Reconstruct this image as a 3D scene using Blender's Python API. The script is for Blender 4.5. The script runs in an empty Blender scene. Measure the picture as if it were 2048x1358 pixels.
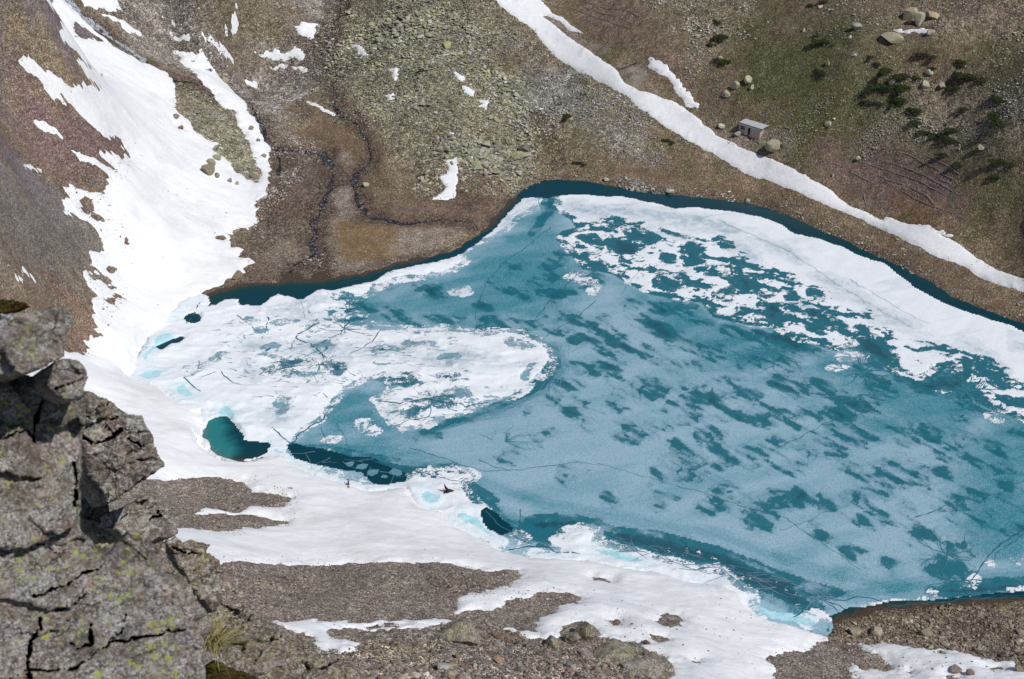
import bpy, bmesh, math
import numpy as np
from mathutils import Vector, Matrix

R = math.radians
sc = bpy.context.scene
col = sc.collection

# ---------------------------------------------------------------- camera, world, sun
F = 2813.0                      # focal length in pixels of a 2048 wide frame
PITCH = R(32.5)
CAM = np.array([0.0, 0.0, 157.0])
cam = bpy.data.cameras.new('camera')
cam.sensor_width = 36.0
cam.lens = F / 2048 * 36.0
cam.clip_start = 0.1
cam.clip_end = 3000
cam.dof.use_dof = True
cam.dof.focus_distance = 120
cam.dof.aperture_fstop = 9.0
co = bpy.data.objects.new('camera', cam)
co.location = CAM
co.rotation_euler = (R(90) - PITCH, 0, 0)
col.objects.link(co)
sc.camera = co

SUN_DIR = Vector((0.80, -0.50, 0)).normalized() * math.cos(R(52)) + Vector((0, 0, math.sin(R(52))))
w = bpy.data.worlds.new('World')
sc.world = w
w.use_nodes = True
nt = w.node_tree
bg = nt.nodes['Background']
sky = nt.nodes.new('ShaderNodeTexSky')
sky.sky_type = 'NISHITA'
sky.sun_disc = False
sky.sun_elevation = R(52)
sky.sun_rotation = math.atan2(SUN_DIR.x, SUN_DIR.y)
sky.altitude = 2200
nt.links.new(sky.outputs[0], bg.inputs[0])
bg.inputs[1].default_value = 0.09
sl = bpy.data.lights.new('sun', 'SUN')
sl.energy = 3.6
sl.angle = R(0.5)
sl.color = (1.0, 0.965, 0.91)
so = bpy.data.objects.new('sun', sl)
so.rotation_euler = SUN_DIR.to_track_quat('Z', 'Y').to_euler()
col.objects.link(so)
sc.view_settings.view_transform = 'Standard'
sc.view_settings.look = 'None'
sc.view_settings.exposure = 0.0
sc.view_settings.gamma = 1.0
sc.cycles.max_bounces = 5
sc.cycles.diffuse_bounces = 2

rng = np.random.default_rng(7)

# ---------------------------------------------------------------- helpers: maths
def lin(c):
    return tuple(((v / 255) / 12.92 if v / 255 <= 0.04045 else ((v / 255 + 0.055) / 1.055) ** 2.4) for v in c)

def _h(xi, yi, s):
    h = (xi.astype(np.int64) * 374761393 + yi.astype(np.int64) * 668265263 + s * 1442695041) & 0xffffffff
    h = ((h ^ (h >> 13)) * 1274126177) & 0xffffffff
    h = h ^ (h >> 16)
    return (h & 0xffffff) / float(0xffffff)

def vn(x, y, s=0):
    xi = np.floor(x); yi = np.floor(y)
    fx = x - xi; fy = y - yi
    fx = fx * fx * (3 - 2 * fx); fy = fy * fy * (3 - 2 * fy)
    a = _h(xi, yi, s); b = _h(xi + 1, yi, s); c = _h(xi, yi + 1, s); d = _h(xi + 1, yi + 1, s)
    return (a + (b - a) * fx) * (1 - fy) + (c + (d - c) * fx) * fy

def fbm(x, y, s=0, o=4, g=0.5):
    """noise in about -1..1"""
    r = 0; amp = 1; t = 0
    ca, sa = math.cos(0.6), math.sin(0.6)
    for i in range(o):
        r = r + amp * (vn(x, y, s + i * 17) * 2 - 1); t += amp
        x, y = (x * ca - y * sa) * 2.03 + 3.1, (x * sa + y * ca) * 2.03 + 7.7
        amp *= g
    return r / t * 1.6

def sstep(a, b, x):
    t = np.clip((x - a) / (b - a), 0, 1)
    return t * t * (3 - 2 * t)

FWD = np.array([0, math.cos(PITCH), -math.sin(PITCH)])
UP = np.array([0, math.sin(PITCH), math.cos(PITCH)])
RIGHT = np.array([1.0, 0, 0])

def rays(P):
    P = np.asarray(P, float).reshape(-1, 2)
    return FWD[None] + ((P[:, :1] - 1024) / F) * RIGHT[None] - ((P[:, 1:] - 679) / F) * UP[None]

def sdf(X, Y, poly, pad=6.0):
    """signed distance to a polygon, positive inside; -pad far away"""
    P = np.asarray(poly, float)
    shape = X.shape
    x = X.ravel(); y = Y.ravel()
    out = np.full(x.shape, -pad)
    lo = P.min(0) - pad; hi = P.max(0) + pad
    idx = np.nonzero((x > lo[0]) & (x < hi[0]) & (y > lo[1]) & (y < hi[1]))[0]
    if len(idx) == 0:
        return out.reshape(shape)
    px = x[idx]; py = y[idx]
    d = np.full(px.shape, 1e18); ins = np.zeros(px.shape, bool)
    n = len(P)
    for i in range(n):
        ax, ay = P[i]; bx, by = P[(i + 1) % n]
        ex, ey = bx - ax, by - ay
        L = ex * ex + ey * ey + 1e-12
        t = np.clip(((px - ax) * ex + (py - ay) * ey) / L, 0, 1)
        dx = px - ax - t * ex; dy = py - ay - t * ey
        d = np.minimum(d, dx * dx + dy * dy)
        if ay != by:
            c = ((ay > py) != (by > py)) & (px < (bx - ax) * (py - ay) / (by - ay) + ax)
            ins ^= c
    d = np.sqrt(d)
    out[idx] = np.maximum(np.where(ins, d, -d), -pad)
    return out.reshape(shape)

def line_dist(X, Y, pts, pad=6.0):
    P = np.asarray(pts, float)
    x = X.ravel(); y = Y.ravel()
    out = np.full(x.shape, pad)
    lo = P.min(0) - pad; hi = P.max(0) + pad
    idx = np.nonzero((x > lo[0]) & (x < hi[0]) & (y > lo[1]) & (y < hi[1]))[0]
    px = x[idx]; py = y[idx]
    d = np.full(px.shape, 1e18)
    for i in range(len(P) - 1):
        ax, ay = P[i]; bx, by = P[i + 1]
        ex, ey = bx - ax, by - ay
        t = np.clip(((px - ax) * ex + (py - ay) * ey) / (ex * ex + ey * ey + 1e-12), 0, 1)
        d = np.minimum(d, (px - ax - t * ex) ** 2 + (py - ay - t * ey) ** 2)
    out[idx] = np.minimum(np.sqrt(d), pad)
    return out.reshape(X.shape)

# ---------------------------------------------------------------- the land's shape
LAKE = [(400,600),(366,613),(345,640),(308,676),(288,694),(268,750),(335,782),(400,812),(425,835),(418,868),(432,892),(455,908),(495,915),
 (530,905),(570,915),(600,933),(640,944),(680,954),(735,976),(800,972),(835,985),(845,1010),(880,1022),(915,1050),(960,1072),(1010,1098),(1073,1112),
 (1165,1118),(1240,1130),(1310,1142),(1385,1165),(1440,1172),(1480,1183),(1500,1205),(1520,1225),(1560,1238),(1600,1246),(1640,1264),(1658,1268),
 (1690,1245),(1760,1225),(1900,1215),(2048,1206),(2200,1190),(2420,1100),(2500,900),(2300,740),(2150,680),(2048,645),(1980,620),(1900,590),(1860,560),(1800,530),
 (1720,493),(1650,462),(1600,438),(1540,415),(1450,398),(1350,388),(1270,379),(1180,362),(1120,357),(1080,360),(1040,380),(1010,405),(980,440),
 (940,480),(890,505),(800,522),(720,545),(640,557),(560,561),(480,566),(410,586)]
CTRL = [
 # far right hillside
 (1150,300,4),(1080,200,9),(1100,100,16),(1100,0,23),(1300,350,2.2),(1320,260,8),(1300,150,17),(1300,0,28),
 (1510,258,12),(1500,330,5.5),(1500,130,22),(1500,0,31),(1620,400,3),(1700,300,12),(1700,150,27),(1700,0,37),
 (1750,440,3.0),(1850,470,4.5),(1900,350,14),(1900,200,25),(1900,60,38),(1900,0,41),(2048,560,4),(2048,450,10),(2048,250,28),(2048,0,44),
 (2048,-150,58),(1600,-150,44),(1200,-150,34),(800,-150,34),(400,-150,48),(0,-150,72),(2300,300,34),(2300,640,3),(2300,0,50),(2500,200,44),
 # delta and boulder fan
 (700,500,.8),(560,500,.9),(600,400,1.8),(520,440,1.6),(750,380,1.8),(880,460,.9),(950,400,1.4),(1010,330,3.2),(850,300,5.5),(650,300,3.2),
 (850,200,11),(700,150,9.5),(850,80,18),(850,0,23),(600,200,6.5),(600,60,15),(600,0,19),(1000,100,16),
 (450,300,6),(400,150,14),(350,50,22),(250,0,31),(480,200,9),(450,60,19),
 # left snow slope and scree
 (420,500,2.2),(350,400,8),(380,300,9.5),(300,560,3.2),(250,450,13),(250,300,20),(200,150,29),(100,300,30),(0,150,45),(0,300,42),(0,0,50),
 (100,450,24),(0,450,36),(100,600,17),(0,600,28),(200,650,8),(100,750,15),(-200,300,68),(-200,600,52),(-200,0,80),(-300,900,48),
 # near snow slope
 (200,760,7),(200,850,11),(300,900,8),(380,870,3.5),(100,950,24),(300,1050,19),(450,980,6),(450,1050,11),(600,1000,4),(600,1080,8),
 (450,1180,22),(600,1180,17),(600,1300,27),(750,1060,5),(800,1150,11.5),(800,1250,18),(800,1358,27),(950,1120,4.5),(1000,1200,11),(1000,1300,19),(1000,1358,24),
 (1200,1180,5),(1200,1270,12),(1200,1358,19.5),(1400,1220,3.4),(1400,1290,8.5),(1400,1358,14),(1550,1270,2.2),(1550,1358,8),(1700,1300,2.2),(1700,1358,5.4),
 (1900,1250,1.4),(1900,1358,6),(2048,1270,2.2),(2048,1358,6.5),(2300,1300,5),(2300,1500,16)]
def at_z(px, py, z):
    d = rays([(px, py)])[0]
    t = (z - CAM[2]) / d[2]
    return CAM + d * t
cp = [at_z(*c) for c in CTRL]
for i, p in enumerate(LAKE):
    cp.append(at_z(p[0], p[1], 0.15))
for x, y, z in [(-150,40,110),(-90,40,104),(-40,40,98),(0,40,94),(40,40,92),(100,40,85),(180,60,60),(260,120,12),(280,200,6),(-60,0,142),(0,0,140),(60,0,135),(-160,0,142),(160,0,110),
                (-90,90,66),(-45,90,58),(0,90,53),(45,90,47),(90,90,36),(150,110,20)]:
    cp.append(np.array([x, y, z], float))
cp = np.array(cp)
def _tps(r2):
    return 0.5 * r2 * np.log(r2 + 1e-9)
N = len(cp)
S = 100.0
A = cp[:, :2] / S
K = _tps(((A[:, None] - A[None]) ** 2).sum(-1)) + np.eye(N) * 2e-4
Pm = np.hstack([np.ones((N, 1)), A])
M_ = np.zeros((N + 3, N + 3)); M_[:N, :N] = K; M_[:N, N:] = Pm; M_[N:, :N] = Pm.T
sol = np.linalg.solve(M_, np.concatenate([cp[:, 2], np.zeros(3)]))
LAKE_W = np.array([at_z(p[0], p[1], 0.0)[:2] for p in LAKE])

def base_raw(x, y):
    x = np.asarray(x, float); y = np.asarray(y, float)
    z = sol[N] + sol[N + 1] * x / S + sol[N + 2] * y / S
    for i in range(N):
        z = z + sol[i] * _tps((x / S - A[i, 0]) ** 2 + (y / S - A[i, 1]) ** 2)
    return z
# coarse lookup of the base shape
BX = np.arange(-330, 331, 2.0); BY = np.arange(-60, 661, 2.0)
BGX, BGY = np.meshgrid(BX, BY)
BZ = base_raw(BGX, BGY)
lk = sdf(BGX, BGY, LAKE_W, 40)
BZ = np.where(lk < 0, np.maximum(BZ, 0.10 - lk * 0.06), BZ)
BZ = np.where(lk > 0, -np.minimum(0.12 + lk * 0.25, 5), BZ)
cap = np.where(BGY < 118, 157 - 1.07 * np.maximum(BGY, 0) - 6, 1e9)
BZ = np.minimum(BZ, cap)
BZ = np.minimum(BZ, 150)
def bil(GX, GY, Z, x, y):
    x = np.asarray(x, float); y = np.asarray(y, float)
    i = np.clip(np.searchsorted(GX, x) - 1, 0, len(GX) - 2)
    j = np.clip(np.searchsorted(GY, y) - 1, 0, len(GY) - 2)
    fx = np.clip((x - GX[i]) / (GX[i + 1] - GX[i]), 0, 1); fy = np.clip((y - GY[j]) / (GY[j + 1] - GY[j]), 0, 1)
    return (Z[j, i] * (1 - fx) + Z[j, i + 1] * fx) * (1 - fy) + (Z[j + 1, i] * (1 - fx) + Z[j + 1, i + 1] * fx) * fy
def base(x, y):
    return bil(BX, BY, BZ, x, y)

def ground(P, lake=False):
    """points of the photograph -> points on the land (or on the lake level)"""
    d = rays(P)
    if lake:
        t = -CAM[2] / d[:, 2]
        return CAM[:2] + d[:, :2] * t[:, None]
    T = np.arange(90, 700, 1.0)
    x = d[:, :1] * T; y = d[:, 1:2] * T; z = CAM[2] + d[:, 2:3] * T
    h = np.maximum(base(x, y), 0)
    below = z < h
    k = np.where(below.any(1), below.argmax(1), len(T) - 1)
    k = np.maximum(k, 1)
    r = np.arange(len(d))
    a = (z - h)[r, k - 1]; b = (z - h)[r, k]
    t = T[k - 1] + a / (a - b + 1e-9)
    return (d[:, :2] * t[:, None])
def scale_at(px, py):
    """metres per photo pixel, across, on the land at a point"""
    g = ground([(px, py)])[0]
    z = float(base(g[0], g[1]))
    return math.sqrt(g[0] ** 2 + g[1] ** 2 + (157 - z) ** 2) / F

def ell(cx, cy, rx, ry, rot=0, n=14):
    a = np.linspace(0, 2 * np.pi, n, endpoint=False)
    c, s = math.cos(R(rot)), math.sin(R(rot))
    return [(cx + rx * math.cos(t) * c - ry * math.sin(t) * s, cy + rx * math.cos(t) * s + ry * math.sin(t) * c) for t in a]

# ---------------------------------------------------------------- helpers: objects
def tag(o, label=None, cat=None, group=None, kind=None):
    if label: o['label'] = label
    if cat: o['category'] = cat
    if group: o['group'] = group
    if kind: o['kind'] = kind
    return o

def mesh_np(name, V, Q, mat, attrs=None, smooth=True, parent=None, mats=None, midx=None):
    me = bpy.data.meshes.new(name)
    V = np.asarray(V, np.float32); Q = np.asarray(Q, np.int32)
    k = Q.shape[1]
    me.vertices.add(len(V)); me.vertices.foreach_set('co', V.ravel())
    me.loops.add(len(Q) * k); me.loops.foreach_set('vertex_index', Q.ravel())
    me.polygons.add(len(Q))
    me.polygons.foreach_set('loop_start', np.arange(0, len(Q) * k, k, dtype=np.int32))
    me.polygons.foreach_set('use_smooth', np.full(len(Q), smooth))
    for m in (mats or [mat]):
        me.materials.append(m)
    if midx is not None:
        me.polygons.foreach_set('material_index', np.asarray(midx, np.int32))
    for an, arr in (attrs or {}).items():
        arr = np.asarray(arr, np.float32)
        if arr.ndim == 1:
            a = me.attributes.new(an, 'FLOAT', 'POINT'); a.data.foreach_set('value', arr)
        else:
            a = me.attributes.new(an, 'FLOAT_COLOR', 'POINT')
            a.data.foreach_set('color', np.hstack([arr, np.ones((len(arr), 1), np.float32)]).ravel())
    me.update(calc_edges=True)
    me.validate()
    o = bpy.data.objects.new(name, me)
    col.objects.link(o)
    if parent: o.parent = parent
    return o

def grid_quads(nx, ny, keep=None):
    i = np.arange(nx - 1); j = np.arange(ny - 1)
    I, J = np.meshgrid(i, j)
    a = (J * nx + I).ravel()
    Q = np.stack([a, a + 1, a + nx + 1, a + nx], 1)
    if keep is not None:
        Q = Q[keep.ravel()[Q].any(1)]
        used = np.unique(Q)
        remap = np.full(nx * ny, -1); remap[used] = np.arange(len(used))
        return remap[Q], used
    return Q, None

def empty(name, loc, rz=0):
    o = bpy.data.objects.new(name, None)
    o.location = loc; o.rotation_euler = (0, 0, rz)
    o.empty_display_size = 0.3
    col.objects.link(o)
    return o

def from_bm(name, bm, mat, parent=None, smooth=False):
    me = bpy.data.meshes.new(name)
    bm.normal_update()
    bm.to_mesh(me); bm.free()
    me.materials.append(mat)
    if smooth:
        me.polygons.foreach_set('use_smooth', [True] * len(me.polygons))
    o = bpy.data.objects.new(name, me)
    col.objects.link(o)
    if parent: o.parent = parent
    return o

def bm_box(bm, x0, x1, y0, y1, z0, z1, M=None):
    vs = [bm.verts.new((x, y, z)) for x in (x0, x1) for y in (y0, y1) for z in (z0, z1)]
    for f in ((0,1,3,2),(4,6,7,5),(0,4,5,1),(2,3,7,6),(0,2,6,4),(1,5,7,3)):
        bm.faces.new([vs[i] for i in f])
    if M is not None:
        bmesh.ops.transform(bm, matrix=M, verts=vs)
    return vs

def bm_beam(bm, a, b, wdt, hgt):
    a = Vector(a); b = Vector(b); d = b - a
    q = d.to_track_quat('X', 'Z').to_matrix().to_4x4()
    bm_box(bm, 0, d.length, -wdt / 2, wdt / 2, -hgt / 2, hgt / 2, Matrix.Translation(a) @ q)

# ---------------------------------------------------------------- helpers: materials
class NT:
    def __init__(s, name):
        s.m = bpy.data.materials.new(name); s.m.use_nodes = True
        s.t = s.m.node_tree; s.n = s.t.nodes; s.l = s.t.links
        s.b = s.n['Principled BSDF']
        s.tc = s.n.new('ShaderNodeNewGeometry').outputs['Position']
    def link(s, a, b): s.l.new(a, b)
    def set(s, sock, v):
        if hasattr(v, 'links') or isinstance(v, bpy.types.NodeSocket): s.l.new(v, sock)
        elif isinstance(v, (tuple, list)) and len(v) == 3 and sock.type == 'RGBA': sock.default_value = (*v, 1)
        else: sock.default_value = v
    def noise(s, scale, detail=3, rough=0.55, vec=None, dist=0.0, col=False):
        n = s.n.new('ShaderNodeTexNoise'); n.inputs['Scale'].default_value = scale
        n.inputs['Detail'].default_value = detail; n.inputs['Roughness'].default_value = rough
        n.inputs['Distortion'].default_value = dist
        s.l.new(vec or s.tc, n.inputs['Vector'])
        return n.outputs['Color' if col else 'Fac']
    def vor(s, scale, out='Distance', feature='F1', vec=None, rnd=1.0):
        n = s.n.new('ShaderNodeTexVoronoi'); n.feature = feature
        n.inputs['Scale'].default_value = scale; n.inputs['Randomness'].default_value = rnd
        s.l.new(vec or s.tc, n.inputs['Vector'])
        return n.outputs[out]
    def math(s, op, a, b=0.0, c=None, clamp=False):
        n = s.n.new('ShaderNodeMath'); n.operation = op; n.use_clamp = clamp
        s.set(n.inputs[0], a); s.set(n.inputs[1], b)
        if c is not None: s.set(n.inputs[2], c)
        return n.outputs[0]
    def vmath(s, op, a, b=None):
        n = s.n.new('ShaderNodeVectorMath'); n.operation = op
        s.set(n.inputs[0], a)
        if b is not None: s.set(n.inputs['Scale' if op == 'SCALE' else 1], b)
        return n.outputs[0]
    def ramp(s, v, a, b, lo=0.0, hi=1.0):
        n = s.n.new('ShaderNodeMapRange'); n.interpolation_type = 'SMOOTHSTEP'
        s.set(n.inputs['Value'], v)
        for k, x in (('From Min', a), ('From Max', b), ('To Min', lo), ('To Max', hi)): s.set(n.inputs[k], x)
        return n.outputs[0]
    def mix(s, f, a, b, mode='MIX'):
        n = s.n.new('ShaderNodeMix'); n.data_type = 'RGBA'; n.blend_type = mode
        s.set(n.inputs[0], f); s.set(n.inputs[6], a); s.set(n.inputs[7], b)
        return n.outputs[2]
    def attr(s, name, fac=False):
        n = s.n.new('ShaderNodeAttribute'); n.attribute_name = name
        return n.outputs['Fac' if fac else 'Color']
    def mapping(s, scale=(1,1,1), rot=(0,0,0)):
        n = s.n.new('ShaderNodeMapping'); n.inputs['Scale'].default_value = scale; n.inputs['Rotation'].default_value = rot
        s.l.new(s.tc, n.inputs['Vector'])
        return n.outputs[0]
    def bump(s, h, dist, strength=1.0):
        n = s.n.new('ShaderNodeBump'); n.inputs['Distance'].default_value = dist; n.inputs['Strength'].default_value = strength
        s.set(n.inputs['Height'], h)
        s.l.new(n.outputs[0], s.b.inputs['Normal'])
        return n
    def done(s, color, rough=0.9, spec=0.3):
        s.set(s.b.inputs['Base Color'], color); s.set(s.b.inputs['Roughness'], rough)
        s.b.inputs['Specular IOR Level'].default_value = spec
        return s.m

def val(s, c, v):
    """scale a colour by a scalar socket"""
    return s.vmath('SCALE', c, v)

def mat_ground():
    s = NT('rocky_ground')
    c = s.attr('gcol'); st = s.attr('stony', True)
    warp = s.vmath('ADD', s.tc, s.vmath('SCALE', s.noise(0.9, 2, col=True), 0.5))
    v1 = s.vor(1.15, 'Color', vec=warp); v2 = s.vor(4.0, 'Color', vec=warp); v3 = s.vor(9.0, 'Color')
    def lum(v, k):
        x = s.n.new('ShaderNodeSeparateColor'); s.l.new(v, x.inputs[0]); return x.outputs[k]
    l1 = s.ramp(lum(v1, 0), 0, 1, 0.55, 1.5)
    l2 = s.ramp(lum(v2, 1), 0, 1, 0.45, 1.85)
    l3 = s.ramp(lum(v3, 0), 0.1, 1, 0.4, 1.7)
    m = s.math('MULTIPLY', s.math('MULTIPLY', l2, l3), s.math('ADD', 1.0, s.math('MULTIPLY', s.math('SUBTRACT', l1, 1.0), st)))
    m2 = s.math('ADD', 1.0, s.math('MULTIPLY', s.math('SUBTRACT', m, 1.0), s.math('ADD', 0.35, s.math('MULTIPLY', st, 0.65))))
    m2 = s.math('MULTIPLY', m2, s.ramp(s.noise(0.35, 5, 0.7), 0.3, 0.7, 0.82, 1.2))
    # tint of single stones
    tint = s.mix(s.ramp(lum(v2, 2), 0.3, 1.0, 0.0, 0.5), c, s.mix(0.5, c, lin((150, 148, 140))))
    tint = s.mix(s.ramp(lum(v3, 2), 0.75, 0.95, 0.0, 0.45), tint, s.mix(0.5, c, lin((140, 92, 70))))
    # light stones lying in the soil, in uneven density
    sp = s.vor(2.2, 'Distance', vec=warp); dn = s.noise(0.22, 4, 0.7)
    spm = s.math('MULTIPLY', s.ramp(sp, 0.16, 0.24, 1.0, 0.0), s.ramp(dn, 0.38, 0.62, 0.1, 1.0))
    v4 = s.vor(5.5, 'Color')
    sp2 = s.math('MULTIPLY', s.ramp(lum(v4, 1), 0.82, 0.88), s.ramp(s.noise(0.5, 4, 0.7), 0.35, 0.6, 0.15, 0.8))
    tint = s.mix(s.math('MULTIPLY', s.math('MAXIMUM', spm, sp2), s.math('ADD', 0.45, s.math('MULTIPLY', st, 0.42))), tint, s.mix(0.3, lin((174, 169, 162)), c))
    colr = val(s, tint, m2)
    hh = s.math('ADD', s.math('MULTIPLY', s.vor(1.5, vec=warp), st), s.math('MULTIPLY', s.vor(4.0, vec=warp), 0.5))
    hh = s.math('ADD', hh, s.math('MULTIPLY', s.noise(6, 4, 0.7), 0.4))
    s.bump(s.math('MULTIPLY', hh, -1.0), 0.35, 0.6)
    return s.done(colr, 0.95, 0.15)

def mat_rock(name='boulder_rock', tintA=None):
    s = NT(name)
    c = s.attr('rcol') if tintA is None else tintA
    n1 = s.noise(3.0, 5, 0.7)
    m = s.ramp(n1, 0.3, 0.75, 0.7, 1.3)
    cc = val(s, c, m)
    cc = s.mix(s.ramp(s.noise(5.0, 3), 0.56, 0.68, 0, 0.3), cc, lin((138, 140, 108)))
    cc = s.mix(s.ramp(s.noise(9.0, 3), 0.62, 0.68, 0, 0.6), cc, lin((60, 52, 46)))
    s.bump(s.noise(7, 4, 0.7), 0.15, 0.8)
    return s.done(cc, 0.93, 0.2)

def mat_snow():
    s = NT('old_snow')
    d = s.attr('dirt', True)
    streak = s.noise(1.0, 5, 0.65, vec=s.mapping((0.5, 1.6, 1), (0, 0, R(35))))
    fine = s.noise(14.0, 3, 0.7)
    f = s.math('MULTIPLY', s.math('ADD', s.ramp(streak, 0.42, 0.8, 0.0, 1.0), s.math('MULTIPLY', s.ramp(fine, 0.5, 0.8), 0.5)), d)
    c = s.mix(s.math('MULTIPLY', f, 0.55, clamp=True), (0.80, 0.81, 0.825), (0.42, 0.385, 0.34))
    c = s.mix(s.ramp(s.noise(0.07, 6, 0.72), 0.46, 0.66, 0.0, 0.5), c, (0.60, 0.60, 0.61))
    # pebbles melted into the surface
    pv = s.vor(1.3, 'Distance')
    pr = s.ramp(pv, 0.05, 0.08, 1.0, 0.0)
    c = s.mix(s.math('MULTIPLY', pr, s.ramp(s.noise(0.12, 3, 0.8), 0.6, 0.68, 0.0, 0.9)), c, (0.12, 0.08, 0.06))
    h = s.math('ADD', s.math('MULTIPLY', s.noise(1.6, 3, 0.6, vec=s.mapping((0.7, 1.4, 1), (0, 0, R(30)))), 1.0), s.math('MULTIPLY', s.noise(5, 3, 0.7), 0.45))
    s.bump(h, 0.25, 0.5)
    return s.done(c, 0.7, 0.3)

def mat_ice():
    s = NT('lake_ice')
    wf = s.attr('white', True); df = s.attr('dark', True); cy = s.attr('cyan', True); tone = s.attr('tone', True); gr = s.attr('grey', True)
    n_m = s.noise(0.55, 4, 0.65, dist=0.8); n_f = s.noise(2.6, 4, 0.7, dist=0.4); n_ff = s.noise(9, 3, 0.7)
    grain = s.noise(5.0, 5, 0.85)
    # thin grey-blue ice
    thin = s.mix(tone, lin((142, 174, 189)), lin((44, 124, 140)))
    thin = s.mix(s.ramp(n_f, 0.50, 0.70, 0.0, 0.45), thin, lin((78, 128, 146)))
    thin = s.mix(s.ramp(grain, 0.50, 0.66, 0.0, 0.65), thin, lin((184, 200, 212)))
    thin = s.mix(s.ramp(grain, 0.49, 0.34, 0.0, 0.6), thin, lin((48, 104, 122)))
    pits = s.ramp(s.vor(1.1, vec=s.vmath('ADD', s.tc, s.vmath('SCALE', s.noise(2, 2, col=True), 0.6))), 0.06, 0.14, 0.7, 0.0)
    thin = s.mix(s.math('MULTIPLY', pits, s.ramp(s.noise(0.16, 3), 0.45, 0.6)), thin, lin((45, 110, 128)))
    dk = s.math('ADD', df, s.math('MULTIPLY', s.math('SUBTRACT', n_m, 0.5), 1.8))
    dk = s.math('ADD', dk, s.math('MULTIPLY', s.math('SUBTRACT', n_f, 0.5), 1.3))
    dmask = s.math('ADD', s.math('MULTIPLY', s.ramp(dk, -1.5, 0.5), 0.42), s.math('MULTIPLY', s.ramp(dk, -0.25, 0.6), 0.58))
    dcol = s.mix(s.ramp(grain, 0.35, 0.7), lin((12, 90, 104)), lin((26, 110, 126)))
    dcol = s.mix(s.ramp(dk, 0.8, 2.6), dcol, lin((10, 72, 86)))
    c = s.mix(s.math('MULTIPLY', dmask, 0.94), thin, dcol)
    wk = s.math('ADD', wf, s.math('MULTIPLY', s.math('SUBTRACT', n_m, 0.5), 2.6))
    wk = s.math('ADD', wk, s.math('MULTIPLY', s.math('SUBTRACT', n_f, 0.5), 2.6))
    wk = s.math('ADD', wk, s.math('MULTIPLY', s.math('SUBTRACT', n_ff, 0.5), 0.8))
    wmask = s.ramp(wk, -0.12, 0.12)
    wc = s.mix(s.ramp(n_f, 0.45, 0.75, 0.0, 0.35), lin((226, 230, 235)), lin((192, 203, 214)))
    wc = s.mix(s.math('MULTIPLY', gr, s.ramp(n_m, 0.3, 0.65, 0.35, 1.0)), wc, lin((150, 172, 184)))
    wc = s.mix(s.ramp(s.noise(0.8, 4, 0.7), 0.62, 0.75, 0.0, 0.25), wc, lin((190, 178, 165)))
    c = s.mix(wmask, c, wc)
    ck = s.math('ADD', cy, s.math('MULTIPLY', s.math('SUBTRACT', n_f, 0.5), 0.7))
    cc = s.mix(s.ramp(n_m, 0.3, 0.7), lin((150, 205, 214)), lin((186, 220, 228)))
    c = s.mix(s.ramp(ck, -0.1, 0.35), c, cc)
    h = s.math('ADD', s.math('MULTIPLY', s.math('MULTIPLY', wmask, n_f), 0.9), s.math('MULTIPLY', grain, 0.12))
    h = s.math('ADD', h, s.math('MULTIPLY', wmask, 0.35))
    s.bump(h, 0.22, 0.55)
    r = s.mix(wmask, (0.5, 0.5, 0.5), (0.8, 0.8, 0.8))
    return s.done(c, r, 0.3)

def mat_water():
    s = NT('lake_water')
    d = s.attr('depth', True); t = s.attr('turq', True)
    shore = s.mix(s.ramp(s.noise(2.0, 4, 0.7), 0.35, 0.7), lin((62, 50, 40)), lin((92, 76, 58)))
    c = s.mix(s.ramp(d, 0.0, 2.2), shore, lin((20, 58, 58)))
    c = s.mix(s.ramp(d, 1.2, 6.0), c, lin((8, 56, 68)))
    c = s.mix(t, c, lin((70, 190, 190)))
    s.bump(s.noise(1.8, 4, 0.6), 0.05, 0.35)
    return s.done(c, 0.25, 0.3)

def mat_stream():
    s = NT('stream_water')
    wv = s.attr('foam_glint', True)
    n = s.noise(1.7, 5, 0.75, dist=1.0)
    m = s.ramp(s.math('ADD', n, s.math('MULTIPLY', wv, 0.35)), 0.56, 0.68)
    c = s.mix(m, lin((40, 35, 35)), lin((176, 182, 190)))  # pale specks: foam on the torrent, glints painted into the streams' colour
    s.bump(n, 0.2, 0.5)
    return s.done(c, 0.25, 0.4)

def mat_plain(name, c, rough=0.85, nscale=8.0, amp=0.25, spec=0.25):
    s = NT(name)
    n = s.noise(nscale, 4, 0.7)
    cc = val(s, (*lin(c),), s.ramp(n, 0.25, 0.75, 1 - amp, 1 + amp)) if False else None
    a = tuple(min(1, v * (1 - amp)) for v in lin(c)); b = tuple(min(1, v * (1 + amp)) for v in lin(c))
    cc = s.mix(s.ramp(n, 0.3, 0.7), a, b)
    s.bump(n, 0.03, 0.4)
    return s.done(cc, rough, spec)

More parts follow.
